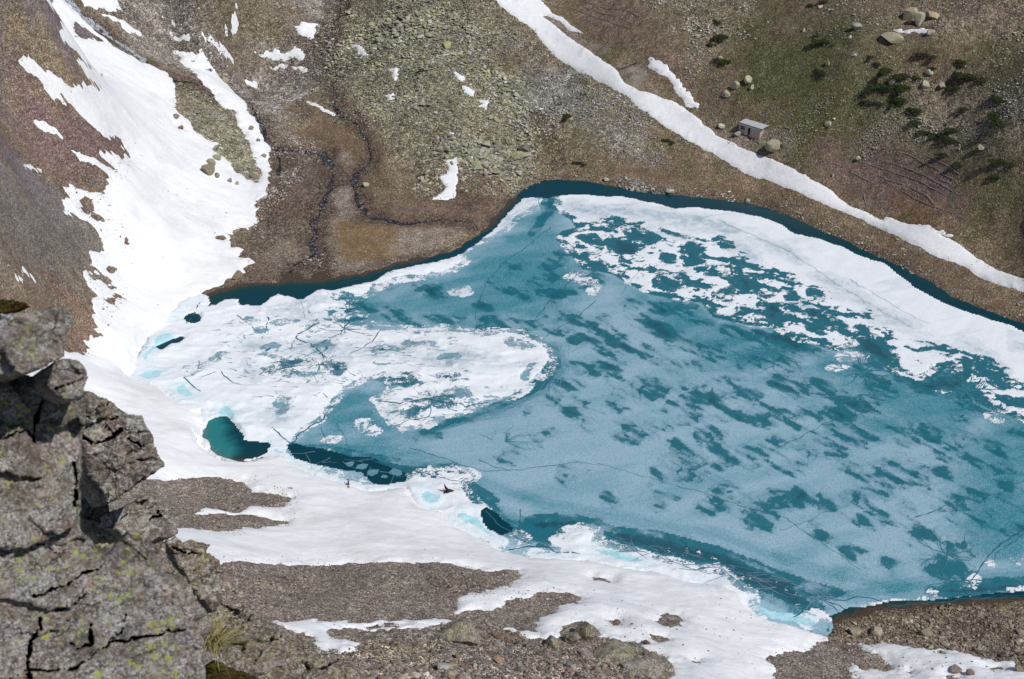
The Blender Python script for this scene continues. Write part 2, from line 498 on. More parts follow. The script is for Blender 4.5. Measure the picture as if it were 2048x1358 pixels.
def mat_cliff(name, k, lichen=1.0, rust=0.5, moss=0.4, basec=(118, 112, 106)):
    """weathered gneiss; k = features per metre"""
    s = NT(name)
    a = s.noise(k * 2.2, 6, 0.8); b = s.noise(k * 7, 4, 0.85); g = s.noise(k * 0.6, 3, 0.6)
    c = s.mix(s.ramp(a, 0.38, 0.62), lin(tuple(v * 0.62 for v in basec)), lin(tuple(min(255, v * 1.28) for v in basec)))
    c = s.mix(s.ramp(b, 0.50, 0.60, 0, 0.8), c, lin((192, 190, 186)))
    c = s.mix(s.ramp(b, 0.47, 0.37, 0, 0.85), c, lin((50, 42, 36)))
    c = s.mix(s.math('MULTIPLY', s.ramp(s.noise(k * 1.3, 5, 0.75), 0.52, 0.64), rust), c, lin((126, 88, 70)))
    # grey crust lichen rosettes
    v = s.vor(k * 1.6, 'Distance', vec=s.vmath('ADD', s.tc, s.vmath('SCALE', s.noise(k * 6, 2, col=True), 0.12 / k)))
    c = s.mix(s.math('MULTIPLY', s.ramp(v, 0.16, 0.24, 0.6, 0.0), s.ramp(g, 0.45, 0.6)), c, lin((168, 172, 168)))
    v2 = s.vor(k * 1.1, 'Distance', vec=s.vmath('ADD', s.tc, s.vmath('SCALE', s.noise(k * 5, 2, col=True), 0.2 / k)))
    c = s.mix(s.math('MULTIPLY', s.ramp(v2, 0.10, 0.14, 0.9, 0.0), 0.8), c, lin((46, 38, 38)))
    # yellow-green map lichen, in clusters
    v3 = s.vor(k * 2.1, 'Distance', vec=s.vmath('ADD', s.tc, s.vmath('SCALE', s.noise(k * 9, 3, col=True), 0.22 / k)))
    cl = s.ramp(s.noise(k * 0.55, 4, 0.75), 0.50, 0.57)
    lay = s.noise(k * 0.8, 5, 0.7, vec=s.mapping((1, 1, 5), (R(25), R(20), 0)))
    c = s.mix(s.ramp(lay, 0.50, 0.62, 0.0, 0.45), c, lin((78, 68, 58)))
    c = s.mix(s.ramp(lay, 0.46, 0.36, 0.0, 0.4), c, lin((176, 172, 166)))
    c = s.mix(s.ramp(g, 0.42, 0.64, 0.0, 0.35), c, lin((104, 94, 72)))
    c = s.mix(s.ramp(s.noise(k * 0.35, 5, 0.7), 0.52, 0.60, 0, 0.5), c, lin((70, 58, 52)))
    c = s.mix(s.math('MULTIPLY', s.math('MULTIPLY', s.ramp(v3, 0.30, 0.42, 1.0, 0.0), cl), s.math('MULTIPLY', lichen, s.ramp(s.noise(k * 14, 3, .8), 0.40, 0.52))), c, lin((150, 158, 80)))
    c = s.mix(s.math('MULTIPLY', s.ramp(s.noise(k * 0.9, 5, 0.8), 0.60, 0.70), moss), c, lin((92, 84, 34)))
    h = s.math('ADD', s.math('MULTIPLY', a, 1.0), s.math('MULTIPLY', b, 0.6))
    cr_ = s.vor(k * 0.45, 'Distance', 'DISTANCE_TO_EDGE', vec=s.vmath('ADD', s.tc, s.vmath('SCALE', s.noise(k * 0.9, 5, 0.7, col=True), 1.1 / k)))
    crm = s.math('MULTIPLY', s.ramp(cr_, 0.0, 0.022, 1.0, 0.0), s.ramp(s.noise(k * 0.5, 2), 0.5, 0.6))
    c = s.mix(s.math('MULTIPLY', crm, 0.7), c, lin((44, 36, 34)))
    h = s.math('SUBTRACT', h, s.math('MULTIPLY', crm, 1.2))
    h = s.math('ADD', h, s.math('MULTIPLY', s.noise(k * 1.0, 3, 0.6, vec=s.mapping((1, 1, 4), (R(20), R(15), 0))), 1.6))
    s.bump(h, 0.08 / k, 0.9)
    return s.done(c, 0.9, 0.3)

M_ground = mat_ground(); M_rock = mat_rock(); M_snow = mat_snow(); M_ice = mat_ice(); M_water = mat_water(); M_stream = mat_stream()
M_crack = mat_plain('ice_crack', (40, 94, 112), 0.5, 3, 0.3); M_melt = mat_plain('melt_line', (54, 114, 130), 0.5, 3, 0.25); M_pale = mat_plain('pale_melt_line', (104, 132, 152), 0.5, 3, 0.25)

# ================================================================ traced outlines (photo points, laid on the land)
SNOW_MAIN = [(100,-40),(160,12),(200,50),(215,78),(232,98),(262,112),(290,122),(315,140),(345,158),(350,185),(352,217),(376,239),(390,260),(410,277),
 (441,284),(429,297),(446,312),(461,325),(465,342),(489,352),(513,362),(523,345),(516,331),(502,290),(478,249),(468,222),(437,205),(431,191),(410,171),
 (386,147),(369,133),(355,112),(349,100),(386,103),(424,130),(441,157),(472,185),(489,205),(509,236),(526,267),(540,287),(537,328),(537,359),(531,393),
 (513,410),(516,441),(496,455),(492,450),(458,471),(461,491),(492,501),(475,513),(509,525),(492,532),(492,546),(461,556),(396,592),(366,615),(345,640),(308,676),
 (290,694),(268,750),(340,782),(400,812),(425,835),(418,868),(432,892),(455,908),(495,915),(530,905),(570,915),(600,933),(640,944),(680,954),(735,976),(800,972),
 (835,985),(845,1010),(880,1022),(915,1050),(960,1072),(1010,1098),(1073,1112),(1165,1118),(1240,1130),(1310,1142),(1385,1165),(1440,1172),(1480,1183),
 (1500,1205),(1520,1225),(1560,1238),(1600,1246),(1640,1264),(1650,1275),(1638,1288),(1590,1300),(1545,1312),(1530,1320),(1555,1335),(1540,1358),(1540,1500),
 (200,1500),(60,1000),(60,640),(133,700),(167,713),(171,672),(188,668),(206,676),(188,645),(184,618),(191,590),(171,566),(164,543),(195,539),(174,522),(185,505),
 (202,508),(205,478),(191,454),(205,462),(181,448),(154,434),(126,420),(123,403),(137,393),(123,376),(140,366),(164,379),(205,390),(222,366),(191,342),
 (161,325),(144,306),(181,321),(212,338),(239,349),(208,325),(202,308),(222,308),(267,321),(246,301),(253,290),(239,277),(205,270),(171,246),(130,212),
 (103,195),(72,167),(51,150),(26,126),(65,133),(106,154),(147,171),(185,181),(202,178),(171,154),(155,129),(176,132),(205,147),(178,126),(157,113),(121,79),
 (150,74),(185,78),(212,88),(196,74),(150,42),(100,8),(60,-40)]
SCREE_HOLES = [
 [(100,948),(318,948),(376,949),(440,951),(489,961),(499,983),(540,986),(584,994),(560,1011),(500,1012),(478,1020),(410,1007),(376,1019),(300,1022),(100,1022)],
 [(200,1012),(376,1019),(440,1018),(478,1023),(577,1038),(577,1047),(530,1048),(478,1048),(437,1059),(400,1052),(355,1052),(200,1052)],
 [(300,1127),(440,1127),(500,1124),(600,1122),(700,1119),(800,1124),(870,1130),(940,1140),(1034,1145),(1036,1160),(1012,1176),(960,1185),(930,1190),(905,1203),(912,1218),
  (940,1220),(990,1215),(1050,1200),(1090,1185),(1130,1188),(1166,1198),(1150,1212),(1112,1222),(1085,1240),(1060,1255),(1075,1275),(1110,1280),(1130,1262),(1165,1250),
  (1195,1265),(1205,1280),(1260,1290),(1300,1312),(1340,1330),(1345,1500),(150,1500),(150,1127)],
 ell(1336,1246,26,13), ell(1319,1280,14,6), ell(1233,1247,9,4), ell(1292,1290,11,6),
 ell(253,480,7,5), ell(222,600,10,6), ell(239,592,7,5), ell(225,541,7,6), ell(440,478,9,5), ell(130,210,6,4), ell(364,256,5,3),
 ell(204,555,24,7,15), ell(170,410,14,12,40), ell(190,432,16,6,30), ell(225,572,9,4), ell(215,312,7,3), ell(385,120,6,2), ell(418,138,5,2),
 ell(1205,1157,16,3),ell(1395,1322,9,4),
]
SNOW_ADD = {
 'E1': [(545,1242),(600,1240),(650,1238),(750,1240),(830,1238),(880,1233),(905,1238),(885,1252),(830,1262),(790,1266),(750,1260),(690,1256),(650,1260),(650,1268),(680,1278),(712,1286),
        (708,1302),(690,1306),(640,1290),(600,1270),(560,1256)],
 'E2': [(990,1252),(1040,1258),(1062,1256),(1090,1275),(1100,1284),(1060,1276),(1020,1264)],
}
SNOW_RIGHT = [(940,-90),(984,0),(1035,39),(1070,62),(1090,89),(1121,120),(1165,150),(1213,174),(1254,198),(1275,222),(1316,246),(1380,284),(1409,297),(1485,342),(1553,366),
 (1621,396),(1690,424),(1724,440),(1768,460),(1792,471),(1861,508),(1929,532),(1997,570),(2048,585),(2180,640),(2190,600),(2048,558),(1997,537),(1929,498),(1880,470),(1843,454),
 (1810,446),(1772,432),(1766,442),(1740,430),(1700,410),(1676,393),(1662,379),(1621,359),(1570,328),(1485,294),(1433,270),(1399,239),(1350,208),(1305,191),(1275,185),(1247,167),(1234,144),
 (1206,126),(1169,96),(1135,72),(1100,42),(1085,33),(1095,31),(1120,44),(1140,62),(1167,70),(1150,56),(1124,36),(1104,24),(1087,7),(1070,-10),(1040,-90)]
SNOW_FRONT = [(1700,1285),(1760,1287),(1880,1295),(1960,1310),(2020,1325),(2060,1345),(2200,1400),(2200,1500),(1780,1500),(1720,1370),(1700,1345),(1708,1326),(1760,1342),
 (1792,1335),(1762,1312),(1722,1297)]
PATCHES = [
 ([(150,-30),(215,-30),(247,24),(225,24),(190,15),(165,10)], 'jagged snow patch at the top left above the torrent'),
 ([(205,32),(236,41),(262,52),(280,64),(280,72),(253,65),(239,51),(212,39)], 'long thin snow patch on scree just right of the torrent'),
 ([(326,32),(366,44),(362,51),(345,44),(328,36)], 'small sliver of snow on grey stones above the long snow streak'),
 ([(338,60),(379,73),(410,72),(427,85),(441,92),(472,113),(455,110),(430,96),(410,84),(375,78),(345,72)], 'narrow broken snow streak running down grey stones'),
 ([(463,16),(475,17),(477,34),(472,55),(468,63),(448,55),(463,46),(460,30)], 'upright boot-shaped snow patch on brown turf'),
 ([(601,44),(639,51),(630,66),(622,77),(605,75),(588,56),(600,55)], 'snow patch beside the dark wet hollow at the top'),
 ([(506,99),(530,105),(530,97),(578,104),(605,106),(612,118),(617,130),(595,126),(581,120),(543,116),(523,111)], 'wide snow patch left of the dark wet hollow'),
 ([(540,125),(560,127),(581,130),(578,135),(547,133)], 'thin snow strip under the wide snow patch'),
 ([(583,138),(615,143),(617,151),(604,152),(591,146)], 'oval snow patch under the thin strip'),
 ([(489,154),(513,157),(513,169),(503,167),(492,161)], 'small snow patch on stones between two torrents'),
 ([(692,84),(718,90),(726,100),(738,113),(724,113),(714,99)], 'slanting snow patch at the left edge of the boulder field'),
 ([(777,133),(796,135),(794,157),(786,152),(784,142)], 'small upright snow patch among boulders, upper of two'),
 ([(771,188),(788,183),(786,195),(776,195)], 'tiny snow patch among boulders, lower of two'),
 ([(905,142),(920,146),(933,152),(924,162),(916,154)], 'small snow patch topmost in the middle of the boulder field'),
 ([(919,171),(938,173),(950,178),(946,191),(929,184)], 'ragged snow patch halfway down the boulder field'),
 ([(953,198),(976,202),(972,219),(958,214),(968,208)], 'lowest of three small snow patches in the middle of the boulder field'),
 ([(885,323),(900,325),(916,318),(912,335),(918,350),(916,372),(907,398),(865,403),(875,393),(890,378),(883,359),(894,345)], 'tall snow patch at the foot of the boulder field by the delta'),
 ([(63,241),(99,253),(115,263),(126,273),(128,284),(112,276),(89,268),(75,255)], 'elongated snow patch alone on the red scree'),
 ([(48,330),(60,334),(82,338),(80,345),(66,340),(51,337)], 'tiny broken snow patch on the lower red scree'),
 ([(22,541),(48,547),(70,556),(70,563),(45,558),(28,550)], 'small snow strip above the foreground rock'),
 ([(1789,51),(1830,53),(1861,51),(1861,62),(1835,60),(1809,60)], 'snow strip under the biggest boulders at the top right'),
 ([(1297,116),(1310,118),(1328,130),(1345,150),(1356,158),(1370,180),(1397,210),(1395,217),(1375,210),(1350,185),(1343,163),(1325,153),(1300,138)],
  'curving snow streak between the gravel gully and the green slope'),
 ([(612,208),(640,216),(670,227),(665,231),(640,222),(618,213)], 'thin beige snow strip beside the stream bend'),
 ([(1833,450),(1870,463),(1908,476),(1905,480),(1870,470),(1835,455)], 'thin snow strip above the long snow ribbon'),
 ([(895,262),(905,268),(903,274),(896,272)], 'very small snow spot among boulders above the tall patch'),
]
# the streams
ST = [
 ([(112,-30),(160,20),(200,58),(232,88),(260,104),(292,124)], 1.5, .45, 'rushing white torrent pouring down beside the big snowfield', 'torrent'),
 ([(343,158),(365,160),(385,164),(412,174),(432,190),(440,196)], .55, -.3, 'short dark rivulet crossing stones above the snow tongue', 'stream'),
 ([(478,188),(500,215),(512,238),(530,268),(548,286),(585,296),(620,300),(648,308),(660,325),(668,350),(660,385),(650,405),(635,425),(626,445),(633,470),(632,495),(640,530),(642,556)], .85, .06, 'stream winding round the brown islands of the delta', 'stream'),
 ([(552,288),(560,305),(563,325),(556,345)], .7, -.2, 'short dark side arm left of the winding stream', 'stream'),
 ([(628,500),(600,520),(585,535),(582,558)], .5, -.2, 'narrow left branch of the stream where it enters the lake', 'stream'),
 ([(686,-30),(684,15),(678,40),(668,52)], .6, -.1, 'thin stream at the top edge above the wet hollow', 'stream'),
 ([(645,110),(660,130),(672,155),(672,190),(668,215),(688,228),(707,240),(731,268),(745,304),(738,331),(713,350),(716,386),(722,415),(735,432),(755,438),(817,445),(885,443),(930,440)], .75, .02, 'dark stream curling down the right side of the delta', 'stream'),
]
# colour zones of the land: outline, colour, edge softness (m), stoniness
def Z(p, c, soft=4, stony=None, amt=1.0):
    m_ = sum(c) / 3
    c = tuple((m_ + (v - m_) * (.85 if c[0] > c[1] else 1.1)) * .93 for v in c)
    return (p, c, soft, stony, amt)
ZONES = [
 Z([(-150,-80),(130,-60),(140,10),(215,80),(300,130),(130,90),(10,115),(-150,100)], (100,88,94), 3, .35),
 Z([(-150,90),(20,118),(110,200),(240,275),(270,320),(240,350),(205,395),(120,400),(80,350),(-150,290)], (112,86,83), 4, .4),
 Z([(-150,290),(80,345),(140,400),(215,470),(215,540),(160,590),(60,560),(-150,470)], (106,100,93), 5, .3),
 Z([(0,320),(60,335),(120,390),(60,370),(0,345)], (128,118,124), 2, .3, .7),
 Z([(-150,520),(40,545),(110,590),(220,620),(230,690),(175,725),(60,680),(-150,620)], (116,88,70), 3, .3),
 Z([(140,-80),(700,-80),(690,60),(640,140),(560,250),(520,300),(450,200),(330,130),(240,80)], (132,126,118), 5, .85),
 Z([(400,-60),(560,-60),(640,30),(580,100),(480,90),(430,50)], (104,92,68), 3, .6),
 Z([(350,160),(430,190),(500,250),(530,340),(512,365),(450,345),(420,290),(350,215)], (124,118,100), 2, .8),
 Z([(400,260),(480,240),(510,300),(520,350),(480,355),(430,310)], (136,134,108), 2, .9),
 Z([(690,-80),(1010,-80),(1040,50),(1120,130),(1180,180),(1300,260),(1400,310),(1320,340),(1110,330),(1060,360),(1000,400),(940,370),(860,360),(760,300),(700,250),(640,150)], (104,96,74), 5, 1.0),
 Z([(700,60),(900,40),(1000,150),(1070,290),(1040,350),(960,360),(870,330),(780,280),(690,180)], (122,116,90), 5, 1.0, .9),
 Z([(580,220),(640,230),(720,250),(760,310),(780,360),(870,400),(840,430),(740,425),(720,380),(740,320),(700,260),(640,240)], (104,84,60), 2, .25),
 Z([(600,240),(700,250),(735,300),(720,340),(705,360),(670,330),(650,300),(610,280)], (110,88,62), 2, .2),
 Z([(520,300),(600,300),(655,320),(655,380),(630,430),(630,520),(560,560),(470,560),(460,500),(520,420),(545,350)], (98,80,64), 2, .4),
 Z([(500,440),(600,440),(620,480),(600,500),(520,510),(490,480)], (90,80,60), 2, .6),
 Z([(570,470),(660,480),(700,520),(640,560),(560,560),(540,520)], (124,108,92), 2, .4),
 Z([(650,300),(700,320),(720,400),(760,450),(900,450),(960,440),(930,480),(800,510),(720,540),(640,550),(640,430),(675,380)], (132,118,104), 1.5, .4),
 Z([(665,440),(740,435),(790,465),(785,510),(700,515),(660,490)], (120,94,56), 1.5, .15),
 Z([(740,425),(870,410),(960,380),(1010,400),(975,440),(920,455),(820,450),(750,445)], (108,84,68), 1.5, .2),
 Z([(860,360),(940,355),(1010,370),(1000,400),(940,400),(880,410),(860,400)], (98,76,58), 2, .4),
 Z([(1080,120),(1180,165),(1240,200),(1300,250),(1290,310),(1220,320),(1160,260),(1080,230),(1040,180)], (132,128,118), 3, 1.0, .8),
 Z([(980,120),(1040,110),(1060,160),(1020,200),(985,190)], (108,90,58), 2, .3),
 Z([(1040,200),(1100,250),(1120,300),(1100,330),(1060,290),(1040,240)], (98,78,56), 2, .3),
 Z([(1130,240),(1180,250),(1200,300),(1280,340),(1180,350),(1110,330)], (104,94,66), 3, .5),
 # right bank between snow ribbon and lake
 Z([(1060,350),(1180,330),(1300,310),(1400,300),(1500,355),(1640,410),(1780,470),(1900,530),(2048,590),(2400,720),(2400,760),(2040,645),(1900,590),(1720,495),(1550,420),(1350,390),(1180,362)], (112,90,66), 2, .25),
 Z([(1190,180),(1260,215),(1400,300),(1500,350),(1400,345),(1290,320),(1180,230)], (110,94,66), 3, .4, .8),
 # right hillside
 Z([(1100,-80),(2250,-80),(2250,640),(2200,620),(2048,555),(1850,450),(1660,370),(1480,290),(1400,240),(1330,190),(1240,140),(1120,40)], (102,88,60), 4, .35),
 Z([(1080,-60),(1240,-60),(1300,60),(1400,120),(1440,200),(1400,230),(1300,150),(1180,60)], (108,86,68), 3, .4),
 Z([(1240,-80),(1520,-80),(1500,60),(1440,100),(1400,60),(1280,-20)], (116,104,76), 3, .9),
 Z([(1480,40),(1620,60),(1740,30),(1760,80),(1700,150),(1600,240),(1500,215),(1470,130)], (74,76,36), 4, .3),
 Z([(1590,230),(1700,150),(1800,130),(1830,220),(1780,260),(1680,290),(1600,300),(1560,260)], (82,82,40), 5, .3),
 Z([(1740,30),(1900,60),(2250,40),(2250,160),(1900,130),(1780,120),(1700,110)], (98,88,54), 5, .35),
 Z([(1720,150),(1850,160),(1860,230),(1790,240),(1730,210)], (70,74,44), 4, .4),
 Z([(1820,150),(2250,120),(2250,330),(2048,290),(1900,300),(1780,290),(1840,220)], (118,104,82), 5, .9),
 Z([(1780,10),(1900,-10),(2250,-60),(2250,60),(1900,60),(1790,50)], (114,98,76), 5, .8),
 Z([(1890,350),(2000,340),(2250,330),(2250,480),(2048,430),(1960,440),(1900,410)], (88,84,44), 4, .35),
 Z([(1640,300),(1760,300),(1890,330),(1920,380),(1900,440),(1850,450),(1740,420),(1650,370)], (110,86,72), 3, .3),
 Z([(1740,320),(1820,330),(1890,370),(1880,400),(1800,380),(1750,350)], (112,92,86), 3, .35),
 Z([(1800,400),(1870,420),(1900,450),(1840,450),(1790,420)], (120,84,48), 3, .25, .7),
 Z([(1085,35),(1110,36),(1160,85),(1230,112),(1300,180),(1350,215),(1300,192),(1270,182),(1245,160),(1230,140),(1190,115),(1140,80)], (138,128,114), 1.0, .1),
 Z([(1450,260),(1560,262),(1580,300),(1500,290),(1440,275)], (124,114,98), 1.5, .5),
 # near side
 Z([(-200,700),(400,700),(700,1000),(1300,1100),(1700,1260),(2250,1240),(2250,1700),(-200,1700)], (126,116,106), 2, .55),
 Z([(1640,1270),(1760,1228),(2048,1208),(2250,1190),(2250,1400),(2048,1320),(1880,1292),(1700,1286)], (112,98,80), 2, .9),
 Z([(1750,1250),(1850,1235),(1860,1262),(1780,1266)], (84,72,50), 2, .6),
 Z([(1920,1235),(1990,1225),(1990,1280),(1940,1290)], (82,60,44), 2, .6),
 Z([(600,1300),(760,1275),(900,1260),(1100,1290),(1340,1330),(1340,1600),(500,1600)], (128,116,106), 2, 1.0),
 Z([(640,1290),(760,1290),(860,1290),(840,1330),(700,1320)], (120,110,78), 2, .9, .6),
]
WET = [([(640,50),(700,30),(660,100),(610,130),(600,110)], 2.0), ([(600,100),(660,110),(680,160),(660,180),(630,150)], 2.0)]
WATERED = [(545,290),(560,330),(560,390),(540,440),(560,470)]

POOLS_ = [[(308,672),(325,668),(340,665),(358,676),(335,692),(312,704),(300,730),(286,722),(280,712),(297,693),(300,682)],
 [(267,751),(285,742),(301,737),(320,739),(332,744),(325,758),(297,763),(280,760)], [(342,778),(358,771),(373,768),(385,780),(400,799),(366,802),(352,792)], ell(361,633,13,7), [(366,611),(385,602),(400,597),(402,606),(385,612),(370,616)]]
POOLS_ += [[(620,932),(650,938),(700,950),(740,966),(785,964),(780,972),(740,976),(680,958),(640,945)], [(836,994),(851,979),(875,986),(896,996),(880,1009),(865,1014),(846,1006)],
 [(905,1034),(925,1026),(945,1028),(963,1036),(972,1054),(1006,1082),(1020,1094),(1010,1098),(981,1081),(950,1060),(919,1046)], [(1020,1098),(1056,1104),(1104,1104),(1150,1110),(1150,1114),(1073,1111)],
 [(1180,1092),(1213,1098),(1261,1108),(1305,1124),(1285,1132),(1240,1127),(1190,1110)], [(1498,1180),(1515,1198),(1539,1216),(1587,1221),(1642,1245),(1640,1256),(1610,1252),(1575,1243),(1540,1236),(1512,1219)]]

# ================================================================ the ground
def axis(segs):
    out = [segs[0][0]]
    for a, b, st in segs:
        n = max(1, int(round((b - a) / st)))
        out += list(np.linspace(a, b, n + 1)[1:])
    return np.array(out)
GX = axis([(-330, -190, 6), (-190, -150, 1.5), (-150, 150, 0.42), (150, 190, 1.5), (190, 330, 6)])
GY = axis([(-60, 70, 5), (70, 118, 1.5), (118, 400, 0.42), (400, 440, 1.5), (440, 660, 6)])
X, Y = np.meshgrid(GX, GY)
ZB = base(X, Y)
stony = np.full(X.shape, 0.5); gc = np.ones(X.shape + (3,)) * np.array(lin((112, 98, 76)))
wob = fbm(X / 7, Y / 7, 3, 4) * 2.2 + fbm(X / 1.8, Y / 1.8, 9, 3) * 0.7
for p, c, soft, stn, amt in ZONES:
    s_ = sdf(X, Y, ground(p), 14)
    m = sstep(-soft, soft, s_ + wob * min(1.6, .5 + soft / 3)) * amt
    gc = gc * (1 - m[..., None]) + np.array(lin(c)) * m[..., None]
    if stn is not None:
        stony = stony * (1 - m) + stn * m
lake_s = sdf(X, Y, LAKE_W, 20)
# wet ground along the streams and lake
wet = np.zeros(X.shape)
STW = []
for pts, wd, foam_glint, lab, nm in ST:
    P = ground(pts)
    Q = [P[0]]
    for a, b in zip(P[:-1], P[1:]):
        n = max(2, int(np.hypot(*(b - a)) / 1.2))
        for t in np.linspace(0, 1, n + 1)[1:]:
            Q.append(a + (b - a) * t)
    Q = np.array(Q)
    k = np.arange(len(Q))
    Q[1:-1, 0] += fbm(k / 2.1, k * 0 + wd * 9, 5, 2)[1:-1] * 0.8; Q[1:-1, 1] += fbm(k / 2.3, k * 0 + 4 + wd, 8, 2)[1:-1] * 1.2
    for _ in range(1):
        Q[1:-1] = (Q[:-2] + 2 * Q[1:-1] + Q[2:]) / 4
    STW.append(Q)
    dl = line_dist(X, Y, Q, 8)
    wet = np.maximum(wet, sstep(4.2, 0.4, dl + wob * 1.3) * .9)
    ZB = np.where(dl < 2.5, ZB - 0.4 * sstep(2.5, wd * .6, dl), ZB)
for p, sft in WET:
    wet = np.maximum(wet, sstep(-sft, sft, sdf(X, Y, ground(p), 8) + wob) * .85)
wet = np.maximum(wet, sstep(4, .5, line_dist(X, Y, ground(WATERED), 8) + wob * 1.3) * .7)
wet = np.maximum(wet, sstep(-1.6, -0.1, lake_s + wob * .3) * .6)
for q in ([(940,385),(900,388),(850,398)], [(860,400),(930,405),(975,398)], [(590,300),(600,340),(570,380),(590,420),(640,420)], [(545,290),(543,345),(560,400),(600,450),(620,505),(590,545)], [(690,15),(665,60),(640,100),(655,160),(668,215)], [(1050,215),(1080,240),(1085,270),(1110,300),(1120,330)],
          [(1010,190),(1030,170),(1060,150)], [(225,10),(300,60),(380,90),(440,130),(500,170),(560,210)], [(520,180),(560,200),(600,215),(620,230)]):
    wet = np.maximum(wet, sstep(2.2, .2, line_dist(X, Y, ground(q), 8) + wob * .8) * .55)
wetc = np.array(lin((58, 44, 34)))
gc = gc * (1 - wet[..., None]) + wetc * wet[..., None]
# patchy colour, as turf and bare soil alternate
pt = fbm(X / 9, Y / 9, 21, 5, .6)
gc *= (1 + 0.24 * pt)[..., None]
brn = sstep(.25, .8, fbm(X / 4, Y / 4, 33, 4, .6)) * (1 - stony) * .5 * sstep(-75, -30, X)
gc = gc * (1 - brn[..., None]) + gc * np.array([1.15, .88, .7]) * brn[..., None]
gmask = sdf(X, Y, ground([(1080,150),(1500,-40),(2700,-300),(2700,700),(2048,560),(1700,420),(1080,340)]), 8)
grn = sstep(.2, .7, fbm(X / 5 + 40, Y / 5, 61, 5, .6)) * sstep(-2, 4, gmask) * (1 - .4 * stony) * .7
gc = gc * (1 - grn[..., None]) + np.array(lin((78, 78, 38))) * grn[..., None]
# relief
amp = 0.10 + 0.30 * stony
rel = fbm(X / 5, Y / 5, 40, 4) * amp * 1.3 + fbm(X / 1.1, Y / 1.1, 50, 3) * amp * 0.5
edge = sstep(0.5, 4, -lake_s)
big = fbm(X / 26, Y / 26, 77, 3) * 1.0
fore = sstep(170, 130, Y) * sstep(60, 0, np.abs(X + 10))
ZT = ZB + rel * np.where(lake_s > 0, .15, .15 + .85 * edge) + big * sstep(3, 18, -lake_s)
rid = 1 - np.abs(fbm(X / 6, Y / 5, 88, 4))
bottom = sstep(-2, 3, sdf(X, Y, ground([(560,1300),(760,1290),(900,1275),(1100,1300),(1330,1340),(1360,1700),(400,1700)]), 10))
ZT = ZT + bottom * (rid - .6) * 1.1
ZT = np.minimum(ZT, np.where(Y < 118, 157 - 1.07 * np.maximum(Y, 0) - 4, 1e9))
pl_ = np.full(X.shape, -6.0)
for p in POOLS_ + [[(402,835),(435,820),(500,880),(540,893),(530,915),(450,918),(412,890)], [(585,893),(700,920),(800,950),(790,968),(735,970),(600,925)]]: pl_ = np.maximum(pl_, sdf(X, Y, ground(p), 6))
ZT = np.where(pl_ > -1.6, np.minimum(ZT, -.1 - .25 * (pl_ + 1.6)), ZT)
def land(x, y):
    return bil(GX, GY, ZT, x, y)
Qd, _ = grid_quads(len(GX), len(GY))
tag(mesh_np('ground', np.stack([X.ravel(), Y.ravel(), ZT.ravel()], 1), Qd, M_ground,
            {'gcol': gc.reshape(-1, 3), 'stony': stony.ravel()}), kind='structure')

# ================================================================ snow
def dist_all(x, y):
    return None
SNOWZ = []
SNOWS = []      # (outline list, holes) in world metres, to keep stones off and on
def snow_sheet(name, plus, minus, depth=0.7, step=0.42, rough=1.0, dirt=0.5, label=None, seed=0, slope=0.5, cat='snow patch', group=None):
    P = [ground(p) for p in plus]; Mn = [ground(p) for p in minus]
    allp = np.vstack(P)
    lo = np.maximum(allp.min(0) - 3, [-165, 112]); hi = np.minimum(allp.max(0) + 3, [165, 425])
    xs = np.arange(lo[0], hi[0] + step, step); ys = np.arange(lo[1], hi[1] + step, step)
    x, y = np.meshgrid(xs, ys)
    wx = x + fbm(x / 2.6, y / 2.6, 11 + seed, 3) * 0.55 * rough; wy = y + fbm(x / 2.6, y / 2.6, 31 + seed, 3) * 0.75 * rough
    s_ = np.full(x.shape, -6.0)
    for p in P: s_ = np.maximum(s_, sdf(wx, wy, p))
    for p in Mn: s_ = np.minimum(s_, -sdf(wx, wy, p))
    s2 = s_ + fbm(x / 1.0, y / 0.8, 71 + seed, 3) * 0.45 * rough
    zt = land(x, y); ztb = base(x, y)
    ztb = np.where(np.abs(zt - ztb) > 2, zt, ztb)
    h = np.where(s2 > 0, depth * (1 - np.exp(-s2 * slope / depth)), s2 * 0.7)
    # thick snow smooths out the relief of the ground below
    k = sstep(0.0, 3.5, s_)
    k2 = k if depth > .3 else sstep(-.5, 1.2, s_)
    z = zt * (1 - k2) + (zt * .2 + (ztb + big_at(x, y)) * .8 + .14) * k2 + h
    z = np.maximum(z, zt + np.minimum(h, 0.15))
    rl = min(1, depth / .5)
    z = z + fbm(x / 7, y / 3.2, 5 + seed, 3) * 0.16 * k * rl + fbm(x / 1.8, y / 1.0, 15 + seed, 3) * 0.06 * k * rl
    SNOWS.append((xs, ys, s_)); SNOWZ.append((xs, ys, s2, z))
    keep = s2 > -1.1
    Q, used = grid_quads(len(xs), len(ys), keep)
    dr = dirt * (0.25 + 0.75 * sstep(3.0, 0.3, s_)) + 0.35 * sstep(.1, .9, fbm(x / 14, y / 14, 44, 4)) * dirt
    o = mesh_np(name, np.stack([x.ravel(), y.ravel(), z.ravel()], 1)[used], Q, M_snow, {'dirt': dr.ravel()[used]})
    if label: tag(o, label, cat, group)
    else: tag(o, kind='structure')
    return o
def big_at(x, y):
    ls = bil(BX, BY, lk, x, y)
    return fbm(x / 26, y / 26, 77, 3) * sstep(3, 18, -ls)
TORR = [(120,-30),(165,18),(207,54),(240,86),(268,102),(296,122),(288,128),(255,112),(225,94),(192,62),(155,26),(106,-26)]
snow_sheet('snowfield', [SNOW_MAIN], SCREE_HOLES + [TORR] + POOLS_, depth=.6, dirt=.6, seed=1)
